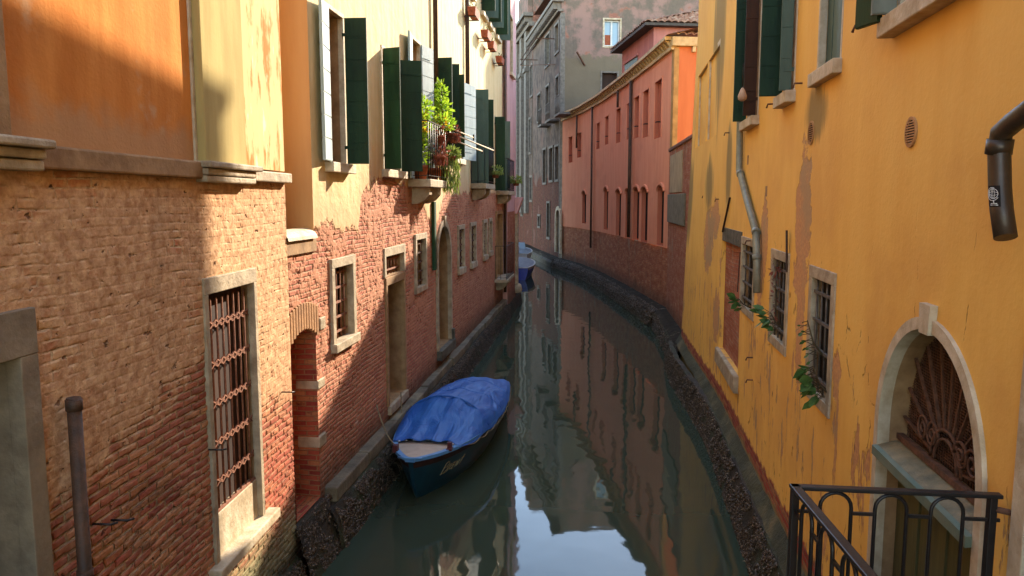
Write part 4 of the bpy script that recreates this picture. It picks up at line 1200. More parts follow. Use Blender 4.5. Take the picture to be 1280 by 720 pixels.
for k, F in enumerate(OF):
    def mk(name, c0, c1, mats, holes, o_=0.0, step=None):
        w_ = wall(F, name, 0, F.L, c0, c1, mats, step=step, holes=holes, o=o_, parent=HO)
        rel = (F.A - OF[0].A); c, s_ = math.cos(-OF[0].ang), math.sin(-OF[0].ang)
        w_.matrix_basis = Matrix.Translation((rel.x * c - rel.y * s_, rel.x * s_ + rel.y * c, 0)) @ Matrix.Rotation(F.ang - OF[0].ang, 4, 'Z')
        return w_
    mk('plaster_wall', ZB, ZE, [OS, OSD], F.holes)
    mk('brick_base', -.4, ZB, [OB, JAMB], [], -.03)
    g = F.mb(); e0, e1 = -.02, F.L + .02
    g.box(e0, e1, -.05, .10, ZE - .30, ZE - .20); g.box(e0, e1, -.05, .30, ZE - .02, ZE + .08)
    nd = int(F.L / .36)
    for j in range(nd):
        u = F.L * (j + .5) / nd; g.hexa([(u - .07, -.05, ZE - .2), (u + .07, -.05, ZE - .2), (u + .07, .09, ZE - .2), (u - .07, .09, ZE - .2), (u - .07, -.05, ZE - .025), (u + .07, -.05, ZE - .025), (u + .07, .24, ZE - .025), (u - .07, .24, ZE - .025)])
    o_build(g, F, 'cornice', simple('cornice_stone', C('d2b788'), C('ac9264'), bump=.006) if k == 0 else bpy.data.materials['cornice_stone'])
    # low tiled roof strip behind the cornice
    g = F.mb(); g.quad((-.3, .28, ZE + .085), (F.L + .3, .28, ZE + .085), (F.L + .3, -4.5, ZE + 1.15), (-.3, -4.5, ZE + 1.15)); o_build(g, F, 'roof', TILE)
# blind, blocked openings and scars in the brick base
F = OF[0]
# end wall facing the bridge, corner quoin and eave
E0 = OF[0]
EW = Fac(OP[0], (OP[0][0] + 5.0, OP[0][1] + .55), -1, root=HO)
def e_build(mb, name, mat, bevel=0):
    o = mb.build(name, mat, HO, bevel=bevel, recalc=True)
    c, s_ = math.cos(-E0.ang), math.sin(-E0.ang)
    o.matrix_basis = Matrix.Rotation(EW.ang - E0.ang, 4, 'Z'); return o
g = EW.mb(); g.box(.16, EW.L, -.2, 0, zg - 1.2, ZE - .22); e_build(g, 'end_wall', OSE)
g = EW.mb(); g.box(.0, .16, -.2, .035, 2.0, ZE - .22); e_build(g, 'corner_quoin', simple('sandy_brick', C('b98f56'), C('94703f'), scale=4, bump=.012), bevel=.01)
g = EW.mb(); g.box(-.1, EW.L, -.2, .14, ZE - .21, ZE + .06)
for j in range(7): g.box(.55 + j * .7, .66 + j * .7, 0, .12, ZE - .38, ZE - .215)
e_build(g, 'end_cornice', bpy.data.materials['cornice_stone'], bevel=.01)
def tiles(mb, P00, P10, P01, P11, nu, nv, amp=.06):
    """barrel-tile surface between four corners; rows run from P0* (eave) to P1* (ridge)"""
    P00, P10, P01, P11 = map(Vector, (P00, P10, P01, P11))
    nrm = (P10 - P00).cross(P01 - P00).normalized()
    if nrm.z < 0: nrm = -nrm
    sub = 6
    N = nu * sub
    prev = None
    for j in range(nv + 1):
        for half in (0, 1):
            row = []
            f = j / nv
            for i in range(N + 1):
                g_ = i / N
                p = (P00 * (1 - g_) + P10 * g_) * (1 - f) + (P01 * (1 - g_) + P11 * g_) * f
                hgt = amp * abs(math.sin(math.pi * i / sub)) + (.035 if half else 0) + .012 * math.sin(j * 3.1 + (i // sub) * 1.7)
                row.append(mb.P(*(p + nrm * hgt)))
            if prev:
                for i in range(N): mb.face((prev[i], prev[i + 1], row[i + 1], row[i]), True)
            prev = row
TW = Mat('mottled_worn_tiles', .85, .2); _v = TW.obj(); TW.col(TW.ramp(TW.noise(_v, 5.0, 5.0, .6), [(.3, C('6f4a3a')), (.5, C('97705a')), (.7, C('b7a08a'))])); TW.bump(TW.noise(_v, 30, 4.0), .01); TW = TW.mat  # tile tone varies at random from brown to pale
g = EW.mb(); tiles(g, (-.15, .16, ZE + .10), (EW.L, .16, ZE + .10), (1.3, -2.3, ZE + .75), (EW.L, -2.3, ZE + .75), 22, 7); e_build(g, 'end_roof', TW)
# attic on the roof
AT = Fac((5.35, 29.6), (4.85, 34.4), +1, root=HO)
ZA = 10.50
def a_build(mb, name, mat, parent=None, bevel=0):
    o = mb.build(name, mat, None, bevel=bevel)
    rel = (AT.A - E0.A); c, s_ = math.cos(-E0.ang), math.sin(-E0.ang)
    M = Matrix.Translation((rel.x * c - rel.y * s_, rel.x * s_ + rel.y * c, 0)) @ Matrix.Rotation(AT.ang - E0.ang, 4, 'Z')
    if parent: o.parent = parent
    else: o.parent = HO; o.matrix_basis = M
    return o
AP = plain_stucco('dull_red_attic_plaster', C('bd7c6b'), C('ac6d5f'), C('99655a'), bump=.006)
g = AT.mb(); g.box(0, AT.L, -4.3, 0, ZE - .2, ZA); A_ = a_build(g, 'attic', AP)
u0, za = AT.pix(797, 70); u1, zb = AT.pix(781, 95)
g = AT.mb(); g.box(u0, u1, -.05, .012, zb, za); a_build(g, 'window', GREEN_BLUE, A_)
g = AT.mb(); g.box(u0 - .12, u1 + .12, -.05, .06, za + .003, za + .10); a_build(g, 'lintel', AP, A_)
HU = 1.9
g = AT.mb(); g.box(-.32, AT.L + .5, -4.6, .42, ZA - .02, ZA + .08); g.poly([(HU, -4.6, ZA + 1.5), (AT.L + .5, -4.6, ZA + 1.5), (AT.L + .5, -4.6, ZA), (-.3, -4.6, ZA)]); a_build(g, 'attic_soffit', simple('dark_eave', C('5a5248'), C('403a33'), bump=.003), A_)
g = AT.mb(); tiles(g, (-.3, .44, ZA + .09), (AT.L + .5, .44, ZA + .09), (HU, -4.6, ZA + 1.57), (AT.L + .5, -4.6, ZA + 1.57), 22, 12); tiles(g, (-.34, -4.6, ZA + .09), (-.34, .44, ZA + .09), (HU, -4.6, ZA + 1.57), (HU * .12, .0, ZA + .24), 20, 9); a_build(g, 'attic_roof', TW, A_)
# downpipes of the orange house
def opipe(px, pt, pb, r, mat, label):
    F, u, z1 = seg_for(px, pt); u = F.pix(px, (pt + pb) / 2, .08)[0]; z0 = F.pix(px, pb, .08)[1]
    pipe_thing(F, 'drainpipe', [(u, .09, min(z1, ZE - .3)), (u, .09, z0)], r, mat, label)
opipe(787.5, 97, 297, .065, PIPE_DARK, 'thick dark downpipe nearest the near end of the orange house')
opipe(739.5, 135, 310, .05, PIPE_DARK, 'thin dark downpipe between pairs of small windows on the orange house')
opipe(772.5, 108, 134, .05, PIPE_DARK, 'short brown downpipe stub under the orange eave left of the attic window')
opipe(721, 141, 185, .05, PIPE_DARK, 'faint downpipe at the far end of the orange house')

# ================================================================== weathered house behind, end gable and canal front
GF = Fac((2.86, 45.4), (1.52, 56.6), +1)
HW = house('weathered_house', GF, 'tall weathered grey and pink house whose flaking gable rises behind the orange roofs')
ZG = 15.35
GFM = grey_front(); GEM = worn_pink_grey()
def gwin(F, H, tl, br, depth=.3, fw=.15, out=.06, pane=DARK, slo=None, mat=STONE, nm='window'):
    u0, u1, z0, z1 = F.rect(tl, br)
    h = hole(F, u0, u1, z0, z1, depth); W = surround(F, h, fw, out, mat, nm, H)
    back_panel(F, h, 'pane', pane, W)
    return h, W
STG = simple('grey_stone_trim', C('7f766a'), C('5d564c'), bump=.006)
for tl, br, pn in (((682.2, 48), (687.5, 78), GLASS_SKY), ((694.5, 34), (699, 62), STONE), ((683, 110), (687, 138), GLASS), ((695.5, 98), (699, 142), GLASS),
               ((679.5, 188), (683, 228), DARK), ((687.5, 186), (691.5, 225), DARK), ((695, 184), (699, 224), DARK), ((684.5, 254), (687.5, 297), DARK), ((673, 270), (675.5, 283), DARK), ((672.5, 120), (676, 150), GLASS)):
    gwin(GF, HW, tl, br, .3, .14, .07, pn, mat=STG)
u0, u1, z0, z1 = GF.rect((695.5, 262), (700.5, 317))
hG = hole(GF, u0, u1, z0, z1, .35, rise=.5); WGa = arch_surround(GF, hG, .22, .06, STONE_PALE, 'doorway', HW); back_panel(GF, hG, 'door', JAMB_GREY, WGa)
wall(GF, 'front_wall', 0, GF.L, -.4, ZG, [GFM, JAMB_GREY], step=1.0)
g = GF.mb(); g.box(-.1, GF.L, -.1, .22, ZG - .55, ZG - .40); g.box(-.1, GF.L + .1, -.1, .55, ZG, ZG + .2)
for j in range(26): u = GF.L * (j + .5) / 26; g.box(u - .1, u + .1, -.1, .48, ZG - .38, ZG - .01)
g.build('cornice', STG, HW)
for px, py, w_ in ((698, 142, .9), (686, 150, .9), (676, 156, .7)):
    u, z = GF.pix(px, py, .5); g = GF.mb(); g.box(u - w_, u + w_, -.02, .6, z - .12, z)
    for q_ in range(9): g.tube([(u - w_ + .05 + q_ * (2 * w_ - .1) / 8, .57, z), (u - w_ + .05 + q_ * (2 * w_ - .1) / 8, .57, z + .95)], .012, 4)
    g.bar((u - w_, .57, z + .95), (u + w_, .57, z + .95), .04); g.build('balcony', STG, HW)
u, z = GF.pix(672, 75); u2, _z = GF.pix(694, 75)
g = GF.mb()
for dz in (0, -.35): g.bar((u, 1.2, z + dz), (u2, 1.2, z + dz), .05)
g.bar((u, .0, z), (u, 1.25, z), .05); g.bar((u2, .0, z), (u2, 1.25, z), .05); g.bar((u2, .0, z - 1.5), (u, 1.2, z - .4), .05); g.build('drying_rack', RUST, HW)
GE = Fac((2.86, 45.4), (13.0, 46.6), -1, root=HW)
def ge_place(o):
    o.matrix_basis = Matrix.Rotation(GE.ang - GF.ang, 4, 'Z'); return o
def gtop(u): return 16.5 + (1.0 if 4 < u < 6.3 else 0) if u < 6.4 else 20.5
for tl, br, pn in (((755.5, 24.5), (774.5, 58), GLASS_SKY), ((752.5, 91), (771, 130), DARKBRN)):
    u0, u1, z0, z1 = GE.rect(tl, br)
    h = hole(GE, u0, u1, z0, z1, .25); W = ge_place(surround(GE, h, .10, .04, STONE_PALE if pn is GLASS_SKY else STG, 'window', HW, inn=.05))
    back_panel(GE, h, 'pane', pn, W)
    if pn is GLASS_SKY:
        g = GE.mb(); um = (u0 + u1) / 2
        for a, b_ in ((u0, u0 + .07), (um - .05, um + .05), (u1 - .07, u1)): g.box(a, b_, -.2, -.14, z0, z1)
        for a, b_ in ((z0, z0 + .08), (z1 - .08, z1)): g.box(u0, u1, -.2, -.142, a, b_)
        g.build('sash', WHITE, W)
        g = GE.mb(); g.box(u0 + .05, um - .04, -.23, -.19, z0 + .1, z0 + (z1 - z0) * .45); g.build('curtain', TERRA, W)
ge_place(wall(GE, 'gable_wall', 0, GE.L, -.4, 20.5, [GEM, JAMB_GREY], step=.5, top=gtop, brk_u=(3.99, 4.0, 6.3, 6.39, 6.4)))
g = GE.mb(); g.box(-.05, .22, -.2, .04, 0, ZG - .6); ge_place(g.build('corner_quoin', STG, HW, bevel=.02))
g = GE.mb(); g.box(4.0, 6.3, -1.2, -.003, 16.2, 17.5); g.box(6.4, GE.L, -8, -.003, 10, 20.5); ge_place(g.build('upper_block', GEM, HW))  # right block added taller, above view, to shade the far left houses
g = GE.mb(); g.quad((-.3, .15, 16.52), (6.4, .15, 16.52), (6.4, -9, 16.7), (-.3, -9, 16.7)); ge_place(g.build('roof', TILE, HW))
a, b_ = GE.pix(719, 67), GE.pix(731, 82); g = GE.mb(); g.bar((a[0], .5, a[1]), (b_[0], .02, b_[1]), .08); ge_place(g.build('iron_stay', RUST, HW))
# ================================================================== far house where the canal bends
FF = Fac((1.50, 57.2), (.28, 66.0), +1)
HF = house('far_house', FF, 'grey far house with stacked pilasters closing the view where the canal bends left')
FM = GFM
for tl, br in (((663.5, 84), (666, 118)), ((662, 150), (664, 190)), ((663, 222), (665.5, 250)), ((656.5, 110), (658.5, 140)), ((650, 70), (651.5, 100)), ((652, 250), (653.5, 268))):
    gwin(FF, HF, tl, br, .3, .16, .08, GLASS, mat=STG)
wall(FF, 'front_wall', 0, FF.L, -.4, 17.3, [FM, JAMB_GREY], step=1.0)
g = FF.mb(); g.box(-.1, FF.L, -.1, .3, 16.6, 16.9); g.box(-.1, FF.L, -.1, .7, 17.3, 17.55)
for j in range(14): u = FF.L * (j + .5) / 14; g.box(u - .14, u + .14, -.1, .55, 16.92, 17.28)
g.build('cornice', STG, HF)
g = FF.mb()
for px in (660, 654, 648.5):
    u = FF.pix(px, 150)[0]; g.box(u - .45, u + .45, -.1, .25, 3.0, 16.58); g.box(u - .55, u + .55, -.1, .36, 13.6, 13.9)
g.build('pilaster', STG, HF)
g = FF.mb(); g.box(-.1, FF.L, -8, -.02, 17.0, 17.6); g.build('roof', TILE, HF)
g = FF.mb(); g.box(.4, 8.4, -5, -.2, 17.603, 20.4); g.box(1.0, 1.8, -.19, .2, 17.603, 19.8); g.build('roof_room', GEM, HF)
b = FF.mb(); b.quad((0, 0, 0), (0, -8, 0), (0, -8, 17.3), (0, 0, 17.3)); b.build('end_wall', GEM, HF)
t = empty('tv_antenna', FF.world(3.2, -1.2, 17.6), .4); tag(t, 'thin television antenna on the far grey roof', 'antenna')
g = MB(); g.tube([(0, 0, 0), (0, 0, 2.2)], .03, 6); g.build('mast', IRON, t)
g = MB()
for k in range(6): g.bar((-.5 + k * .1, .6 - .24 * k, 2.0), (.5 - k * .1, .6 - .24 * k, 2.0), .03)
g.bar((0, .7, 2.0), (0, -.7, 2.0), .03); g.build('aerial', IRON, t)
# house round the left bend, closing the canal
FL = Fac((.28, 66.0), (-7.0, 70.0), +1)
HL = house('bend_house', FL, 'dark brick house round the left bend at the far end of the canal')
g = FL.mb(); g.box(.05, FL.L, -6, 0, -.4, 14.0); g.build('brick_wall', foot_brick('bend_brick', BR_ROSE, .4), HL)
g = FL.mb(); g.box(-.1, FL.L, -6, .3, 14.003, 14.2); g.build('roof', TILE, HL)
# ================================================================== water
def zplane(px, py, z=0.0):
    r = sight(px, py); t = (z - CAMH) / r[2]; return (r[0] * t, r[1] * t, z)
wm = Mat('canal_water', .03, .5)
v = wm.obj()
wm.b.inputs['IOR'].default_value = 1.333
wm.col(wm.mix(wm.noise(v, .35, 3.0), C('303d31'), C('384336')))
w1 = wm.noise(wm.vscale(v, (1.0, .75, 1)), 1.3, 2.0, .5); w2 = wm.noise(wm.vscale(v, (1.0, .8, 1)), 4.0, 2.0, .5)
wm.bump(wm.math('ADD', w1, wm.math('MULTIPLY', w2, .10)), .0065, 1.0)
g = MB(); g.quad((-150, -60, 0), (150, -60, 0), (150, 250, 0), (-150, 250, 0)); tag(g.build('water', wm.mat), kind='structure')
gm = simple('canal_mud', C('2e2c24'), C('232119'), bump=.02)
g = MB(); g.quad((-400, -400, -1.5), (400, -400, -1.5), (400, 600, -1.5), (-400, 600, -1.5)); tag(g.build('ground', gm), kind='structure')

# ================================================================== quay foundations and mussels
QM = Mat('slimy_foundation', .7, .3)
_v = QM.obj(); _n = QM.noise(_v, 3.0, 6.0, .65); QM.col(QM.mix(QM.math('MULTIPLY', QM.mr(QM.noise(_v, .8, 5.0, .6), .48, .62), .7), QM.ramp(_n, [(.3, C('221d15')), (.55, C('3b3224')), (.75, C('5a4b35'))]), C('3c4428'))); QM.bump(QM.noise(_v, 22, 6.0, .7), .04); QM = QM.mat
QS = Mat('weathered_kerb_stone', .75, .3)
_v = QS.obj(); _n = QS.noise(_v, 1.6, 6.0, .65); QS.col(QS.ramp(_n, [(.3, C('463f30')), (.52, C('6e6450')), (.75, C('948668'))])); QS.bump(QS.noise(_v, 14, 6.0, .65), .02); QS = QS.mat
QG = Mat('algae_green_kerb', .75, .3)
_v = QG.obj(); _n = QG.noise(_v, 2.2, 6.0, .65); QG.col(QG.ramp(_n, [(.3, C('2e3123')), (.52, C('47462f')), (.75, C('75694a'))])); QG.bump(QG.noise(_v, 16, 6.0, .65), .025); QG = QG.mat
QK = Mat('dark_kerb', .85, .1)
_v = QK.obj(); _n = QK.noise(_v, 3.0, 6.0, .7); QK.col(QK.ramp(_n, [(.35, C('1f1b15')), (.60, C('352d20')), (.72, C('8b8272'))])); QK.bump(QK.noise(_v, 12, 6.0, .65), .03); QK = QK.mat
def strip(F, name, prof, u0, u1, mat, step=.25, jit=.012, lift=None):
    """foundation strip: prof = [(out, z)] swept along the facade with a little unevenness"""
    rr = random.Random(3); g = F.mb(); n = max(2, int((u1 - u0) / step)); prev = None
    for k in range(n + 1):
        u = u0 + (u1 - u0) * k / n
        row = [g.P(u, o + rr.uniform(-jit, jit) + (lift(u) if lift else 0), z + rr.uniform(-jit, jit) * .6) for o, z in prof]
        if prev:
            for a in range(len(row) - 1): g.face((prev[a], row[a], row[a + 1], prev[a + 1]))
        prev = row
    o = g.build(name, mat, None, loc=(F.A.x, F.A.y, 0)); o.rotation_euler = (0, 0, F.ang); tag(o, kind='structure'); return o
# left bank
KZ = .66
g = L2.mb(); u = .95; rr = random.Random(5)
while u < U2 + 4.3:
    ln = rr.uniform(.9, 1.5); g.box(u, u + ln - .012, -.08, .13 + rr.uniform(-.02, .02), KZ - .17, KZ + rr.uniform(-.012, .012)); u += ln
o = g.build('kerb', QS, None, loc=(L2.A.x, L2.A.y, 0), bevel=.02); o.rotation_euler = (0, 0, L2.ang); tag(o, kind='structure')
strip(L2, 'quay', [(-.05, KZ - .172), (.13, KZ - .172), (.20, .35), (.26, .0), (.28, -.6)], .75, U2 + 4.4, QM)
strip(L2, 'quay', [(-.45, .60), (.06, .60), (.12, .40), (.22, .0), (.25, -.6)], -.05, .80, QM)
strip(L1, 'quay', [(-.02, .30), (.05, .24), (.12, .0), (.15, -.6)], 6.0, U1, QM)
# right bank
def flare(u):
    t = max(0.0, min(1.0, (u - 16.5) / 4.0)); return .16 * t
strip(RW, 'quay', [(-.03, .78), (.03, .68), (.10, .555)], .0, UR + .3, QG, lift=lambda u: lean(u, .5))
strip(RW, 'quay', [(.03, .56), (.125, .555), (.16, .40), (.21, .05), (.24, -.6)], .0, UR + .3, QM, lift=lambda u: lean(u, .5) + flare(u))
strip(GW, 'quay', [(-.05, .60), (.25, .57), (.40, .48)], -.25, GW.L + .1, QK); strip(GW, 'quay', [(.38, .48), (.46, .30), (.52, -.5)], -.25, GW.L + .1, QM)
for F in OF + [GF, FF]:
    far = F in (GF, FF)
    strip(F, 'quay', [(-.06, .56), (.40, .52), (.5, .42)], -.12, F.L + .12, QK, step=.5)
    strip(F, 'quay', [(.44, .43), (.56, .30), (.62, -.5)], -.12, F.L + .12, QM, step=.5)
MU = Mat('mussel_shell', .45, .5)
_v = MU.obj(); _n = MU.noise(_v, 45.0, 3.0, .6); MU.col(MU.ramp(_n, [(.3, C('221a11')), (.5, C('3f301e')), (.60, C('604c35')), (.70, C('b5a488'))])); MU = MU.mat
def mussels(F, u0, u1, prof, count, name, near=None, lift=None, seed=1, sz=1.0):
    rr = random.Random(seed); g = F.mb(); segs = list(zip(prof, prof[1:]))
    for k in range(count):
        f = rr.random() ** (near or 1.0); u = u0 + (u1 - u0) * f
        (oa, za), (ob, zb) = rr.choice(segs); t = rr.random()
        zz = za + (zb - za) * t
        if math.sin(u * 5.1 + 2 * math.sin(u * 1.7)) * math.sin(zz * 11 + u * 2.3) + .55 * math.sin(u * 13.7 + zz * 17) > .55: continue
        c = Vector((u, oa + (ob - oa) * t + rr.uniform(-.008, .018) + (lift(u) if lift else 0), za + (zb - za) * t))
        a = Vector((rr.uniform(-1, 1), rr.uniform(-.2, .8), rr.uniform(-1, 1))).normalized() * rr.uniform(.016, .05) * sz
        b_ = a.cross(Vector((rr.uniform(-1, 1), rr.uniform(-1, 1), rr.uniform(-1, 1)))).normalized() * rr.uniform(.010, .018) * sz
        d = a.cross(b_).normalized() * rr.uniform(.007, .013) * sz
        i = [g.P(*(c + q)) for q in (a, b_, -a * .8, -b_, d, -d)]
        for q in ((0, 1, 4), (1, 2, 4), (2, 3, 4), (3, 0, 4), (1, 0, 5), (2, 1, 5), (3, 2, 5), (0, 3, 5)): g.face([i[x] for x in q], True)
    o = g.build(name, MU, None, loc=(F.A.x, F.A.y, 0), recalc=False); o.rotation_euler = (0, 0, F.ang); tag(o, kind='stuff'); return o
pl = [(.14, KZ - .2), (.20, .35), (.26, .0), (.28, -.08)]
mussels(L2, .85, 18.5, pl, 14000, 'mussels', 1.5, seed=2)
mussels(L2, -.05, .95, [(.04, .6), (.10, .42), (.22, .0)], 1500, 'mussels', seed=3)
mussels(L1, 9.2, U1, [(.03, .28), (.08, .15), (.13, -.02)], 1600, 'mussels', seed=4)
mussels(RW, 7.5, UR, [(.13, .55), (.16, .40), (.21, .05), (.22, -.05)], 16000, 'mussels', 1.4, lift=lambda u: lean(u, .5) + flare(u), seed=5)
for _k, F in enumerate(OF): mussels(F, 0, F.L, [(.30, .53), (.46, .46), (.57, .30), (.60, .0)], 1100, 'mussels', seed=60 + _k, sz=1.9)
mussels(GW, 0, GW.L, [(.40, .45), (.46, .30), (.5, .0)], 900, 'mussels', seed=6, sz=1.3)

# ================================================================== boats
HULL = simple('dark_teal_hull', C('123a49'), C('0d2b38'), rough=.35, spec=.5, bump=.001)
HULLBAND = simple('maroon_band', C('3a2320'), C('2a1a18'), rough=.5, bump=.001)
GUN = simple('light_blue_gunwale', C('5f93c4'), C('4a7cae'), rough=.45, bump=.001)
DECK = simple('cream_deck', C('b3a795'), C('9d9282'), rough=.6, bump=.001)
tm = Mat('blue_tarpaulin', .55, .35); _v = tm.obj()
_n = tm.noise(tm.vscale(_v, (1, 1, 1)), 3.0, 5.0, .6)
tm.col(tm.mix(tm.mr(_n, .35, .7), C('1f55a0'), C('2c66ae')))
tm.bump(tm.math('ADD', tm.noise(tm.vscale(_v, (.8, 2.6, 1)), 1.5, 3.0, .5, 1.4), tm.math('MULTIPLY', tm.noise(_v, 7, 3.0, .5, .6), .05)), .07, 1.0); TARP = tm.mat
MARO = simple('maroon_post', C('4e2024'), C('3a181b'), rough=.5, bump=.001)
def interp(P, t):
    for (a, x), (b, y) in zip(P, P[1:]):
        if a <= t <= b:
            f = (t - a) / (b - a); f = f * f * (3 - 2 * f) if False else f
            return x + (y - x) * f
    return P[-1][1]
def smooth_interp(P, t):
    # Catmull-Rom through the points
    for k in range(len(P) - 1):
        if P[k][0] <= t <= P[k + 1][0]:
            p0 = P[max(k - 1, 0)]; p1 = P[k]; p2 = P[k + 1]; p3 = P[min(k + 2, len(P) - 1)]
            f = (t - p1[0]) / (p2[0] - p1[0] + 1e-9); h_ = p2[0] - p1[0]
            m1 = (p2[1] - p0[1]) / (p2[0] - p0[0] + 1e-9) * h_; m2 = (p3[1] - p1[1]) / (p3[0] - p1[0] + 1e-9) * h_
            return (2*f**3 - 3*f**2 + 1) * p1[1] + (f**3 - 2*f**2 + f) * m1 + (-2*f**3 + 3*f**2) * p2[1] + (f**3 - f**2) * m2
    return P[-1][1]
def hull_shape(Lb, beam, hb, hs):
    BP = [(0, .05), (.03, .24), (.08, .46), (.16, .68), (.3, .90), (.5, 1.0), (.72, .94), (.88, .80), (1, .66)]
    def half(t): return smooth_interp(BP, t) * beam / 2
    def sheer(t): return hs + (hb - hs) * (1 - t) ** 2
    return half, sheer
def hull_parts(t_, Lb, beam, hb, hs, mats, band=True):
    half, sheer = hull_shape(Lb, beam, hb, hs)
    N = 28; ts = [(k / N) ** 1.4 for k in range(N + 1)]
    lev = [(-.25, .55, .30), (.0, .74, .22), (.45, .90, .09), (.80, .98, .03), (1.0, 1.0, 0)]
    def pt(t, side, lv):
        f, w, rake = lv; zt = sheer(t)
        z = f * zt if f > 0 else f
        x = t * Lb + rake * Lb * .25 * (1 - t) ** 6
        b = half(t) * (w if t > .0 else w); b *= 1 if f == 1 else (1 - .55 * (1 - t) ** 5 * (1 - f))
        return (x, side * b, z)
    g = MB()
    for side in (-1, 1):
        prev = None
        for t in ts:
            row = [g.P(*pt(t, side, lv)) for lv in lev]
            if prev:
                for a in range(len(row) - 1):
                    g.mi = 1 if (band and a == len(row) - 2) else 0
                    g.face((prev[a], row[a], row[a + 1], prev[a + 1]), True)
            prev = row
    g.mi = 0
    for t in (0, 1):
        A = [pt(t, -1, lv) for lv in lev]; B = [pt(t, 1, lv) for lv in lev]
        for k in range(len(lev) - 1): g.quad(A[k], B[k], B[k + 1], A[k + 1])
    hull = g.build('hull', mats, t_)
    return hull, half, sheer, ts
def gunwale(t_, half, sheer, Lb, ts, mat, w=.05, h=.035):
    g = MB()
    for side in (-1, 1):
        P = [(t * Lb, side * half(t), sheer(t)) for t in ts]
        prev = None
        for (x, y, z) in P:
            yo, yi = y + side * .022, y - side * w
            row = [g.P(x - .012, yo, z - h * .6), g.P(x - .012, yo, z + h * .6), g.P(x, yi, z + h * .6), g.P(x, yi, z - h * .6)]
            if prev:
                for k in range(4): g.face((prev[k], row[k], row[(k + 1) % 4], prev[(k + 1) % 4]))
            prev = row
    x0 = -.03
    g.box(x0, .05, -half(0) - .03, half(0) + .03, sheer(0) - h * .6, sheer(0) + h * .62)
    xs = Lb
    g.box(xs - .05, xs + .02, -half(1) - .02, half(1) + .02, sheer(1) - h * .6, sheer(1) + h * .62)
    return g.build('gunwale', mat, t_)
bow = Vector((-1.33, 9.62)); stern = Vector((-.52, 14.35)); dv = stern - bow; LB = dv.length
bt = empty('covered_boat', (bow.x, bow.y, 0), math.atan2(dv.y, dv.x))
tag(bt, 'dark teal motor boat under a bright blue tarpaulin moored by the left wall', 'boat')
BEAM = 1.38
hull, half, sheer, ts = hull_parts(bt, LB, BEAM, .62, .50, [HULL, HULLBAND])
gunwale(bt, half, sheer, LB, ts, GUN)
g = MB(); x1 = 1.05; n = 12; prev = None
for k in range(n + 1):
    t = (.004 + (x1 / LB - .004) * k / n); row = []
    for j in range(9):
        s_ = -1 + 2 * j / 8; row.append(g.P(t * LB, s_ * (half(t) - .03), sheer(t) - .012 + .025 * (1 - s_ * s_)))
    if prev:
        for j in range(8): g.face((prev[j], row[j], row[j + 1], prev[j + 1]), True)
    prev = row
g.build('foredeck', DECK, bt)
# tarpaulin
g = MB(); x0 = .70; n = 80; m = 36; prev = None; rr = random.Random(9)
RP = [(x0, .02), (1.0, .07), (1.45, .26), (1.72, .40), (1.80, .425), (1.95, .415), (2.6, .36), (3.4, .30), (4.2, .20), (LB + .03, .05)]
for k in range(n + 1):
    x = x0 + (LB + .03 - x0) * k / n; t = min(1, x / LB); row = []
    for j in range(m + 1):
        s_ = -1 + 2 * j / m
        hb_ = half(t) + .035
        r_ = smooth_interp(RP, x)
        prof = max(0, 1 - abs(s_) ** 2.2) ** .75
        z = sheer(t) + .03 + r_ * prof
        wr = .018 * math.sin(9 * s_ * (1.2 + .2 * math.sin(x)) + 3 * x) + .006 * math.sin(8 * x + 5 * s_ * s_) * (1 if x > 1.9 else .35) + .004 * math.sin(15 * s_ + 6 * math.sin(2.3 * x))
        sag = -.03 * math.sin(math.pi * min(1, max(0, (x - 1.85) / 1.1))) * prof if x > 1.85 else 0
        z += (wr + sag) * min(1, prof * 1.6)
        if abs(s_) > .97: z = sheer(t) - .02 - .02 * math.sin(7 * x)
        xx = x
        if k == 0: xx += .16 * (1 - s_ * s_) 
        row.append(g.P(xx, s_ * hb_, z))
    if prev:
        for j in range(m): g.face((prev[j], row[j], row[j + 1], prev[j + 1]), True)
    prev = row
for j in range(m): 
    pass
cov = g.build('tarpaulin', TARP, bt)
g = MB(); P = [(1.79, s_ * (half(1.79 / LB) + .01), sheer(1.79 / LB) + .045 + .425 * max(0, 1 - abs(s_) ** 2.2) ** .75) for s_ in [-1 + 2 * k / 20 for k in range(21)]]
g.tube(P, .016, 8); g.build('hoop_seam', TARP, cov)
for xs_ in (2.75, 3.75):
    g = MB(); P = []
    for k in range(25):
        s_ = -.96 + 1.92 * k / 24; pr_ = max(0, 1 - abs(s_) ** 2.2) ** .75
        wr = .018 * math.sin(9 * s_ * (1.2 + .2 * math.sin(xs_)) + 3 * xs_) + .006 * math.sin(8 * xs_ + 5 * s_ * s_) + .004 * math.sin(15 * s_ + 6 * math.sin(2.3 * xs_))
        sg = -.03 * math.sin(math.pi * min(1, max(0, (xs_ - 1.85) / 1.1))) * pr_
        P.append((xs_, s_ * (half(xs_ / LB) + .035), sheer(xs_ / LB) + .03 + smooth_interp(RP, xs_) * pr_ + (wr + sg) * min(1, pr_ * 1.6) + .002))
    g.tube(P, .007, 6); g.build('seam', TARP, cov)
g = MB(); P = []
for k in range(41):
    x = .95 + (LB - 1.05) * k / 40; P.append((x, -half(x / LB) - .045, sheer(x / LB) - .02 - .035 * abs(math.sin(k * .785))))
g.tube(P, .007, 5); g.build('lacing_cord', ROPE, cov)
for k in range(9):
    s_ = -.85 + 1.7 * k / 8; x = x0 + .16 * (1 - s_ * s_) - .015; t = x / LB
    g = MB(); g.lathe((x, s_ * half(t), sheer(t) + .03), [(.012, 0), (.012, .012), (.004, .016)], 8); g.build('snap_stud', WHITE, cov)
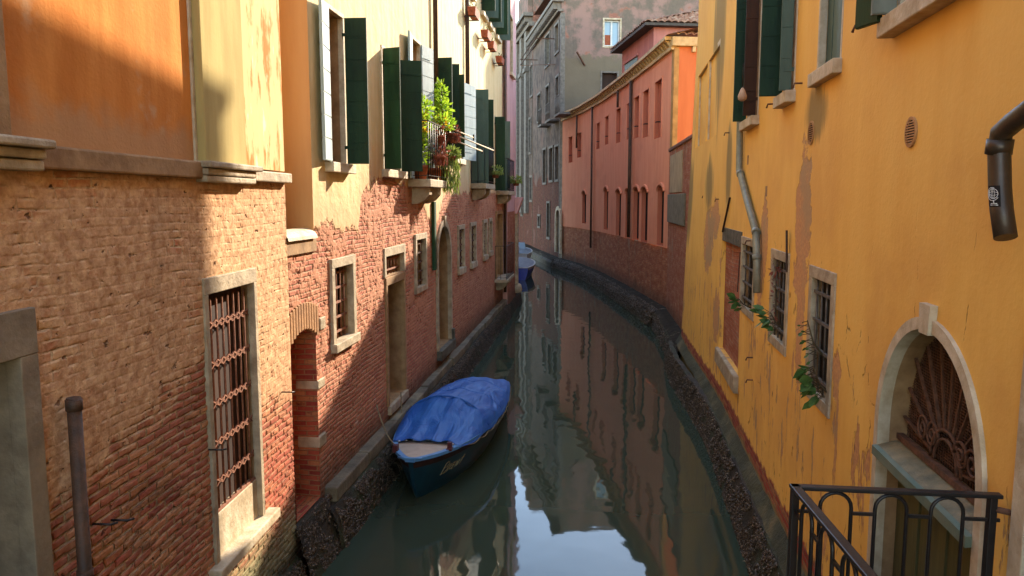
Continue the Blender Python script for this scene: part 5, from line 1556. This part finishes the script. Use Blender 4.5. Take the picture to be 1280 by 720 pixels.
g = MB(); g.box(.52, .58, -.42, -.36, sheer(.1), sheer(.1) + .11); g.box(.49, .61, -.43, -.35, sheer(.1) + .0, sheer(.1) + .03); g.build('bollard', MARO, bt, bevel=.006)
g = MB(); g.box(.28, .36, .27, .34, sheer(.06), sheer(.06) + .10); g.build('bollard', MARO, bt, bevel=.006)
g = MB(); g.tube([(-.03 + .02, -.16, sheer(0) + .03), (-.07, -.08, sheer(0) + .05), (-.08, 0, sheer(0) + .05), (-.07, .08, sheer(0) + .05), (-.01, .16, sheer(0) + .03)], .016, 8); g.build('bow_fender', GUN, bt)
g = MB(); s_ = -.55; x = LB - .22; g.lathe((x, -.32, sheer(.95) + .075), [(.05, 0), (.05, .01), (.02, .016)], 10); g.build('tarp_eyelet', WHITE, cov)
# name on the right bow
def hull_side(x, f):
    t = max(0, min(1, x / LB)); w = .74 + (f * .32); return half(t) * min(1, w) * (1 - .55 * (1 - t) ** 5 * (1 - f))
GLY = {'B': (.62, [[(0, 0), (0, 1), (.38, 1), (.55, .82), (.4, .55), (.0, .52)], [(.4, .55), (.62, .3), (.42, 0), (-.08, 0)]]),
       'r': (.50, [[(0, 0), (0, .62), (.28, .62), (.38, .48), (.26, .33), (0, .32)], [(.2, .32), (.42, 0)]]),
       'e': (.44, [[(.36, .62), (0, .62), (0, 0), (.36, 0)], [(0, .32), (.28, .32)]]),
       'n': (.52, [[(0, 0), (0, .62), (.36, 0), (.36, .64)]]),
       't': (.40, [[(.18, 0), (.18, .95)], [(-.02, .64), (.42, .66)]])}
g = MB(); cx = .50; hgt = .135
for ch in 'Brent':
    w_, strokes = GLY[ch]
    for st in strokes:
        P = []
        for p, q in zip(st, st[1:]):
            for k in range(4): P.append((p[0] + (q[0] - p[0]) * k / 4, p[1] + (q[1] - p[1]) * k / 4))
        P.append(st[-1]); pts = []
        for sx, sy in P:
            x = cx + (sx + .30 * sy) * hgt * 1.25; f = .44 + sy * .25
            pts.append((x, -hull_side(x, f) - .006, f * sheer(x / LB)))
        g.tube(pts, .0045, 5)
    cx += w_ * hgt * 1.25 + .02
g.build('name_lettering', simple('faded_cream_lettering', C('a89d7a'), C('80775a'), bump=0), hull)
# mooring ropes
def rope(P, label, sag=.12):
    P = [Vector(p) for p in P]; pts = []
    for a, b_ in zip(P, P[1:]):
        for k in range(9):
            f = k / 8; q = a.lerp(b_, f); q.z -= sag * 4 * f * (1 - f); pts.append(q)
    base = pts[0].copy(); g = MB(); g.tube([q - base for q in pts], .011, 6)
    o = g.build('mooring_rope', ROPE, None, loc=base); tag(o, label, 'rope'); return o
Mb = Matrix.Translation((bow.x, bow.y, 0)) @ Matrix.Rotation(math.atan2(dv.y, dv.x), 4, 'Z')
rope([Mb @ Vector((.35, .30, .68)), Vector(L2.world(3.0, .02, 1.1))], 'slack mooring rope from the bow of the tarpaulin boat to the wall by the doorway')
rope([Mb @ Vector((1.7, .66, .56)), Vector(L2.world(4.3, .04, .95))], 'shorter mooring rope from the side of the tarpaulin boat to the kerb')

def far_boat(name, x, y, Lb, beam, hb, hs, rz, mats, label, deck=None, cab=None):
    t = empty(name, (x, y, 0), rz); tag(t, label, 'boat')
    hl, hf, sh, tt = hull_parts(t, Lb, beam, hb, hs, mats, band=True)
    gunwale(t, hf, sh, Lb, tt, mats[1])
    g = MB(); n = 14; prev = None
    for k in range(n + 1):
        q = k / n; row = []
        for j in range(7):
            s_ = -1 + 2 * j / 6; row.append(g.P(q * Lb, s_ * hf(q) * .97, sh(q) + .01 + (.16 * math.sin(math.pi * q) + .03) * (1 - s_ * s_)))
        if prev:
            for j in range(6): g.face((prev[j], row[j], row[j + 1], prev[j + 1]), True)
        prev = row
    g.build('cover', deck, t)
    if cab:
        g = MB(); g.hexa([(Lb * .4, -beam * .3, hs), (Lb * .62, -beam * .3, hs), (Lb * .62, beam * .3, hs), (Lb * .4, beam * .3, hs), (Lb * .44, -beam * .26, hs + .55), (Lb * .58, -beam * .26, hs + .55), (Lb * .58, beam * .26, hs + .55), (Lb * .44, beam * .26, hs + .55)])
        g.build('windscreen', GLASS_SKY, t, bevel=.02)
        g = MB(); g.bar((Lb * .95, -.12, hs), (Lb * 1.02, -.12, hs + .35), .1, .1); g.box(Lb * .94, Lb * 1.05, -.17, .17, hs + .1, hs + .5); g.build('outboard_motor', WHITE, t, bevel=.03)
    return t
NAVY = simple('navy_hull', C('2440a8'), C('1c3290'), rough=.35, spec=.5, bump=0)
COVG = simple('grey_boat_cover', C('8f979c'), C('747c82'), rough=.6, bump=.01)
far_boat('moored_boat', .52, 43.2, 5.2, 1.7, .75, .62, R(-93), [NAVY, WHITE], 'navy blue boat with a white top strake moored past the pink house', deck=COVG)
far_boat('motorboat', .35, 50.0, 5.5, 1.9, .95, .85, R(-91), [WHITE, WHITE], 'white motorboat half hidden behind the navy boat', deck=COVG, cab=True)

# ================================================================== plants and pots
def leaf_cloud(g, pts, n, size, rr, up=.3, spread=None):
    """n small folded leaves round points pts = [(centre, radius vector)]"""
    for k in range(n):
        c, rad = rr.choice(pts)
        while True:
            q = Vector((rr.uniform(-1, 1), rr.uniform(-1, 1), rr.uniform(-1, 1)))
            if q.length < 1: break
        p = Vector(c) + Vector((q.x * rad[0], q.y * rad[1], q.z * rad[2]))
        d = (q + Vector((rr.uniform(-.5, .5), rr.uniform(-.5, .5), up + rr.uniform(-.4, .4)))).normalized()
        leaf(g, p, d, size * rr.uniform(.6, 1.25), rr)
def leaf(g, p, d, L, rr, wid=.42, fold=.25):
    s_ = d.cross(Vector((rr.uniform(-1, 1), rr.uniform(-1, 1), rr.uniform(-1, 1)))).normalized() * L * wid / 2
    nn = s_.cross(d).normalized() * L * fold * .3
    a = p; m_ = p + d * L * .5 - nn * .6; e = p + d * L
    l1 = p + d * L * .25 + s_ * .8; l2 = p + d * L * .62 + s_ * .9; r1 = p + d * L * .25 - s_ * .8; r2 = p + d * L * .62 - s_ * .9
    i = [g.P(*q) for q in (a, l1, l2, e, r2, r1, m_)]
    g.face((i[0], i[6], i[2], i[1])); g.face((i[6], i[3], i[2])); g.face((i[0], i[5], i[4], i[6])); g.face((i[6], i[4], i[3]))
def pot(F, u, o, z, r, h_, t):
    g = MB(); g.lathe((0, 0, 0), [(r * .68, 0), (r * .95, h_ * .8), (r * 1.06, h_ * .8), (r * 1.06, h_), (r * .9, h_)], 14); P = g.build('pot', TERRA, t)
    g = MB(); g.lathe((0, 0, h_ * .9), [(r * .9, 0), (r * .88, h_ * .06)], 12); g.build('soil', SOIL, P)
def plant(F, name, u, o, z, label, cat, mat, clumps, n, size, seed, potr=None, poth=.2, stems=True, up=.3, group=None, extra=None):
    t = F.thing(name, u, o, z); tag(t, label, cat, group)
    rr = random.Random(seed); zz = 0
    if potr: pot(F, u, o, z, potr, poth, t); zz = poth * .9
    if stems:
        g = MB()
        for c, rad in clumps:
            for _ in range(2):
                e = Vector(c) + Vector((rr.uniform(-.5, .5) * rad[0], rr.uniform(-.5, .5) * rad[1], rad[2] * .7))
                mid = Vector((e.x * .5 + rr.uniform(-.03, .03), e.y * .5, zz + (e.z - zz) * .5))
                g.tube([(0, 0, zz), mid, e], [.009, .006, .003], 5)
        g.build('stem', BARK, t)
    g = MB(); leaf_cloud(g, clumps, n, size, rr, up); g.build('foliage', mat, t)
    if extra: 
        g = MB(); leaf_cloud(g, extra[0], extra[1], size, rr, up); g.build('foliage', extra[2], t)
    return t
def bz(px, py, o): return L2.pix(px, py, o)
# on the plant balcony (floor zb1)
zf = zb1
def at(px, o=.3): return L2.pix(px, 200, o)[0]
top = lambda px, py, o=.3: L2.pix(px, py, o)[1] - zf
plant(L2, 'potted_plant', L2.pix(526, 200, .12)[0], .12, zf, 'lime green potted citrus with yellowing leaves at the near end of the balcony', 'plant', LEAF_LIME,
      [((0, 0, top(524, 185)), (.16, .12, .35)), ((.1, .02, top(526, 150)), (.26, .14, .24)), ((.25, .02, top(534, 130)), (.26, .16, .17))], 520, .10, 1, .13, .24, extra=([((.1, .04, top(526, 152)), (.26, .14, .26))], 110, LEAF_YEL))
plant(L2, 'potted_plant', L2.pix(554, 200, .26)[0], .26, zf, 'tallest lime green potted plant with a pointed leafy tip on the balcony', 'plant', LEAF_LIME,
      [((0, .02, top(553, 152)), (.34, .24, .13)), ((.05, .02, top(556, 134)), (.2, .15, .18)), ((.08, .04, top(558, 116)), (.11, .08, .22)), ((-.3, -.05, top(543, 150)), (.26, .2, .14)), ((.2, .22, top(566, 130)), (.2, .14, .05)), ((.1, .12, top(562, 136)), (.2, .12, .06))], 760, .10, 2, .11, .22,
      extra=([((-.15, .02, top(546, 152)), (.3, .12, .12))], 110, LEAF_YEL))
plant(L2, 'potted_plant', L2.pix(541, 200, .2)[0], .2, zf, 'bushy dull green potted plant low behind the balcony bars', 'plant', LEAF_DARK,
      [((0, 0, .45), (.14, .1, .14)), ((.1, 0, .7), (.1, .1, .15))], 160, .06, 3, .12, .22)
zr = zf + .95
def hanging(F, px, py, o, r, label, mat, n, size, seed, trail=0.0, group=None, nm='hanging_pot'):
    u, z = F.pix(px, py, o); t = F.thing(nm, u, o, z); tag(t, label, 'flower pot', group)
    g = MB(); g.lathe((0, 0, -.16), [(r * .65, 0), (r * .95, .13), (r * 1.05, .13), (r * 1.05, .17), (r * .9, .17)], 12); g.build('pot', TERRA, t)
    g = MB(); g.tube([(0, 0, .02), (0, .02, .1), (0, -.0 + (.06 if F.s > 0 else .06), .12)], .005, 5); g.build('hook', IRON, t)
    rr = random.Random(seed); g = MB()
    leaf_cloud(g, [((0, 0, .06), (r * 1.5, r * 1.5, .09))], n, size, rr, .2)
    if trail:
        for k in range(int(n * 1.6)):
            a = rr.uniform(0, 6.28); q = Vector((math.cos(a) * r * rr.uniform(.7, 1.6), math.sin(a) * r * rr.uniform(.7, 1.6), .05 - trail * rr.random()))
            leaf(g, q, Vector((rr.uniform(-.3, .3), rr.uniform(-.3, .3), -1)).normalized(), size * 1.6, rr, .14)
    g.build('foliage', mat, t); return t
hanging(L2, 549, 195, .40, .10, 'terracotta pot with dry stems hooked on the balcony rail', LEAF_DRY, 30, .07, 11, .15)
hanging(L2, 563, 196, .42, .11, 'pot of pale trailing grass spilling below the balcony', LEAF_GRASS, 260, .09, 12, .62)
hanging(L2, 567, 168, .42, .08, 'pot of dark red leaves at the far corner of the plant balcony', LEAF_DRY, 80, .07, 13, .12)
hanging(L2, 551, 170, .40, .06, 'pot of withered reddish creeper behind the balcony top rail', LEAF_DRY, 40, .07, 14, .4)
hanging(L2, 619.5, 215, .44, .12, 'round hanging pot of small pale succulents left of the corner balcony', LEAF_GRASS, 140, .07, 15, .05)
hanging(L3, 645, 226, .42, .12, 'round hanging pot of pale green leaves on the corner balcony by the pink house', LEAF_GRASS, 150, .07, 16, .05)
FG = 'terracotta flower boxes under the top-floor windows'
fb = ['nearest terracotta flower box, high under the first top-floor window', 'second terracotta flower box along the top-floor windows', 'third terracotta flower box, close below the second along the top floor', 'farthest terracotta flower box beside the seam with the pink house']
for k, (px, py) in enumerate(((592, 17), (607.5, 44.5), (615, 58), (625, 76))):
    u, z = L2.pix(px, py, .2); t = L2.thing('flower_box', u, .2, z - .1); tag(t, fb[k], 'flower box', FG)
    g = L2.mb(); w_ = .30
    g.hexa([(-w_, -.08, 0), (w_, -.08, 0), (w_, .08, 0), (-w_, .08, 0), (-w_ - .03, -.10, .19), (w_ + .03, -.10, .19), (w_ + .03, .10, .19), (-w_ - .03, .10, .19)]); g.build('trough', TERRA, t, bevel=.01)
    for q_ in (-w_ * .7, w_ * .7): g = L2.mb(); g.bar((q_, -.19, -.01), (q_, .1, -.01), .02); g.build('bracket', IRON, t)
    rr = random.Random(40 + k); g = L2.mb(); leaf_cloud(g, [((-.15, 0, .2), (.16, .07, .06)), ((.15, 0, .2), (.16, .07, .06))], 50, .06, rr, .4); g.build('foliage', LEAF_DARK, t)
cl = ['upper pale clothes pole slanting out from the plant balcony', 'middle pale clothes pole, the longest, beside the plant balcony', 'lower pale clothes pole beneath the other two']
for k, (p, q_) in enumerate((((556, 158), (592, 172)), ((562, 166), (617, 188)), ((564, 174), (603, 189)))):
    a = L2.pix(*p, .35); b_ = L2.pix(*q_, .65)
    t = L2.thing('clothes_pole', a[0], .35, a[1]); tag(t, cl[k], 'pole', 'clothes poles by the plant balcony')
    g = L2.mb(); g.tube([(0, 0, 0), (b_[0] - a[0], .30, b_[1] - a[1])], .014, 7); g.build('pole', STONE_PALE, t)
    g = L2.mb(); g.bar((b_[0] - a[0], .30, b_[1] - a[1] - .06), (b_[0] - a[0], .30, b_[1] - a[1] + .06), .03); g.build('end_cap', IRON, t)
    g = L2.mb(); g.bar((.02, -.35, -.02), (.02, 0, -.02), .02); g.build('bracket', IRON, t)
# fig seedlings rooted in the barred windows of the yellow house
def fig(px, py, label, leaves, seed, h_, size, o=.05, low=0):
    u, z = RW.pix(px, py, o); t = RW.thing('wild_fig', u, o - .06, z); tag(t, label, 'plant', 'wild plants in the barred windows')
    rr = random.Random(seed); g = RW.mb(); P = []
    g.tube([(0, -.02, 0), (.0, .08, h_ * .4), (-.02, .14, h_)], [.010, .008, .004], 6)
    for k in range(leaves):
        f = (k + .5) / leaves; b0 = Vector((-.01, .04 + .1 * f, h_ * f))
        a = rr.uniform(0, 6.28); d = Vector((math.cos(a), .75 + .4 * rr.random(), .6 * math.sin(a) - low * rr.random())).normalized(); P.append((b0, d)); g.tube([b0, b0 + d * .07], .003, 4)
    g.build('stem', BARK, t); g = RW.mb()
    for b0, d in P: leaf(g, b0 + d * .07, (d + Vector((0, 0, -.25))).normalized(), size * rr.uniform(.45, 1.25), rr, .55, .3)
    g.build('foliage', LEAF_FIG, t); return t
fig(1027, 497, 'bushy wild fig growing out of the nearest barred window on the yellow wall', 34, 21, .26, .12, low=.25)
fig(1019, 448, 'spindly pale weed climbing the frame of the nearest barred window', 16, 24, .32, .055)
fig(972, 412, 'big-leaved wild fig hanging from the middle barred window', 14, 22, .18, .14, low=.2)
fig(931, 385, 'small wild fig at the foot of the farthest barred window by the blocked doorway', 11, 23, .12, .12)
u, z = RW.pix(975, 350, .03); t = RW.thing('creeper', u + .12, .03, z - .1); tag(t, 'dried reddish creeper clinging beside the middle barred window', 'plant', 'wild plants in the barred windows')
g = RW.mb(); g.tube([(0, 0, -.3), (.03, .01, 0), (.0, .02, .3)], .005, 5); g.build('stem', BARK, t); g = RW.mb(); leaf_cloud(g, [((0, .02, -.1), (.06, .03, .3)), ((.02, .03, .2), (.05, .03, .15))], 45, .06, random.Random(30), 0); g.build('foliage', LEAF_DRY, t)
# peg bag on a shutter
u, z = RW.pix(928, 117, .22); t = RW.thing('peg_bag', u, .22, z); tag(t, 'small pinkish cloth peg bag hanging by a cord on the far green shutter', 'bag')
g = RW.mb(); g.lathe((0, 0, -.09), [(.02, 0), (.05, .02), (.055, .06), (.03, .13), (.012, .16)], 10); g.build('bag', PLASTER_PINK, t)
g = RW.mb(); g.tube([(-.02, 0, .08), (0, 0, .36), (.02, 0, .08)], .005, 5); g.build('cord', IRON, t)

# ================================================================== bridge landing and its railing
zr_ = 2.76
c0 = Vector(zplane(994, 606, zr_)); c1 = Vector(zplane(1252, 617, zr_)); c2 = Vector(zplane(1092, 721, zr_))
dside = (c2 - c0); dside.z = 0; dside.normalize(); c3 = c0 + dside * 3.0
zd = 1.80
t = empty('railing', (c0.x, c0.y, zd)); tag(t, 'black iron railing with looped arches at the lower right, fixed to the yellow wall', 'railing')
RH = zr_ - zd
def side_rail(a, b_, first, per, wid, nm, end_posts):
    a = Vector((a.x - c0.x, a.y - c0.y, 0)); b_ = Vector((b_.x - c0.x, b_.y - c0.y, 0)); d = (b_ - a); L = d.length; d.normalize()
    g = MB(); g.bar(a + Vector((0, 0, RH - .010)) - d * .02, b_ + Vector((0, 0, RH - .010)), .042, .018); g.build('handrail', IRON, t, bevel=.004)
    g = MB(); x = first; zt = RH - .022; zb_ = 0.04; ends = []
    while x + wid < L:
        r_ = wid / 2; cc = x + r_
        pts = [a + d * x + Vector((0, 0, zb_))] + [a + d * (cc - r_ * math.cos(math.pi * k / 10)) + Vector((0, 0, zt - r_ + r_ * math.sin(math.pi * k / 10) - .006)) for k in range(11)] + [a + d * (x + wid) + Vector((0, 0, zb_))]
        g.tube(pts, .0085, 7); ends.append((x, x + wid)); x += per
    zq = RH - .118; xs = 0.0
    for e0, e1 in ends + [(L, L)]:
        if e0 - xs > .02: g.bar(a + d * xs + Vector((0, 0, zq)), a + d * e0 + Vector((0, 0, zq)), .012, .014)
        xs = e1
    g.bar(a + Vector((0, 0, .05)), b_ + Vector((0, 0, .05)), .02, .012)
    g.build('loops', IRON, t)
    for p in end_posts:
        g = MB(); q = a + d * p; g.bar(q + Vector((0, 0, 0)), q + Vector((0, 0, RH - .018)), .032, .032); g.build('post', IRON, t, bevel=.003)
L_f = (c1 - c0).length
per = L_f * 70 / 258; wid = per * .57
side_rail(c0, c1, L_f * 33 / 258, per, wid, 'front', [0.0, L_f - .035])
side_rail(c0, c3, .10, per, wid, 'side', [1.4, 2.9])
wp = c1 - c0
g = MB(); e = RW.pix(1266, 622, 0); we = Vector(RW.world(e[0], -.03, 0)); g.tube([(wp.x - .02, wp.y, RH - .07), (we.x - c0.x, we.y - c0.y, RH - .075)], .014, 8); g.build('wall_fixing', RUST, t)
g = MB()
xw = lambda y: 1.66 + .145 * y
g.hexa([(c0.x - .06, c0.y + .06, zd - .22), (xw(c0.y + .06) - .01, c0.y + .06, zd - .22), (xw(-1.5) - .01, -1.5, zd - .22), (c0.x - .06, -1.5, zd - .22),
        (c0.x - .06, c0.y + .06, zd), (xw(c0.y + .06) - .01, c0.y + .06, zd), (xw(-1.5) - .01, -1.5, zd), (c0.x - .06, -1.5, zd)])
tag(g.build('bridge_landing', STONE, bevel=.01), kind='structure')
g = MB(); g.hexa([(-2.7, -2.2, 1.9), (c0.x - .07, -2.2, 1.5), (c0.x - .07, .25, 1.5), (-2.7, .25, 1.9), (-2.7, -2.2, 2.35), (c0.x - .07, -2.2, 1.8), (c0.x - .07, .25, 1.8), (-2.7, .25, 2.35)])
tag(g.build('bridge', STONE, bevel=.01), kind='structure')

# ================================================================== light, sky, camera
SUN_AZ, SUN_EL = R(28.8), R(24.3)
w = bpy.data.worlds.new('World'); SC.world = w; w.use_nodes = True
nt = w.node_tree; bg = nt.nodes['Background']; sk = nt.nodes.new('ShaderNodeTexSky'); sk.sky_type = 'NISHITA'; sk.sun_disc = False
sk.sun_elevation = SUN_EL; sk.sun_rotation = SUN_AZ; sk.air_density = 1.0; sk.dust_density = 0.1; sk.ozone_density = 1.0
tn = nt.nodes.new('ShaderNodeMix'); tn.data_type = 'RGBA'; tn.blend_type = 'MULTIPLY'; tn.inputs[0].default_value = 1.0; tn.inputs[7].default_value = (1.05, .97, .90, 1)
nt.links.new(sk.outputs[0], tn.inputs[6]); nt.links.new(tn.outputs[2], bg.inputs[0]); bg.inputs[1].default_value = 0.15
ld = bpy.data.lights.new('sun', 'SUN'); ld.energy = 2.2; ld.angle = R(.53); ld.color = (1.0, .86, .68)
lo = bpy.data.objects.new('sun', ld); COL.objects.link(lo)
vs = Vector((math.cos(SUN_EL) * math.sin(SUN_AZ), math.cos(SUN_EL) * math.cos(SUN_AZ), math.sin(SUN_EL)))
lo.rotation_euler = vs.to_track_quat('Z', 'Y').to_euler(); lo.location = (12, 20, 30)
cd = bpy.data.cameras.new('camera'); co = bpy.data.objects.new('camera', cd); COL.objects.link(co)
cd.sensor_fit = 'HORIZONTAL'; cd.sensor_width = 36; cd.lens = 36 * FPX / 1280; cd.clip_start = .05; cd.clip_end = 2000
co.location = (0, 0, CAMH); co.rotation_euler = (math.pi / 2 - PITCH, 0, 0); SC.camera = co
SC.view_settings.view_transform = 'Standard'; SC.view_settings.look = 'None'; SC.view_settings.gamma = 1; SC.view_settings.exposure = EXPOSURE
SC.view_settings.use_curve_mapping = False
cy = SC.cycles; cy.max_bounces = 10; cy.diffuse_bounces = 6; cy.glossy_bounces = 4; cy.transmission_bounces = 4; cy.caustics_reflective = False; cy.caustics_refractive = False
cy.use_denoising = True
cy.sample_clamp_indirect = 8.0
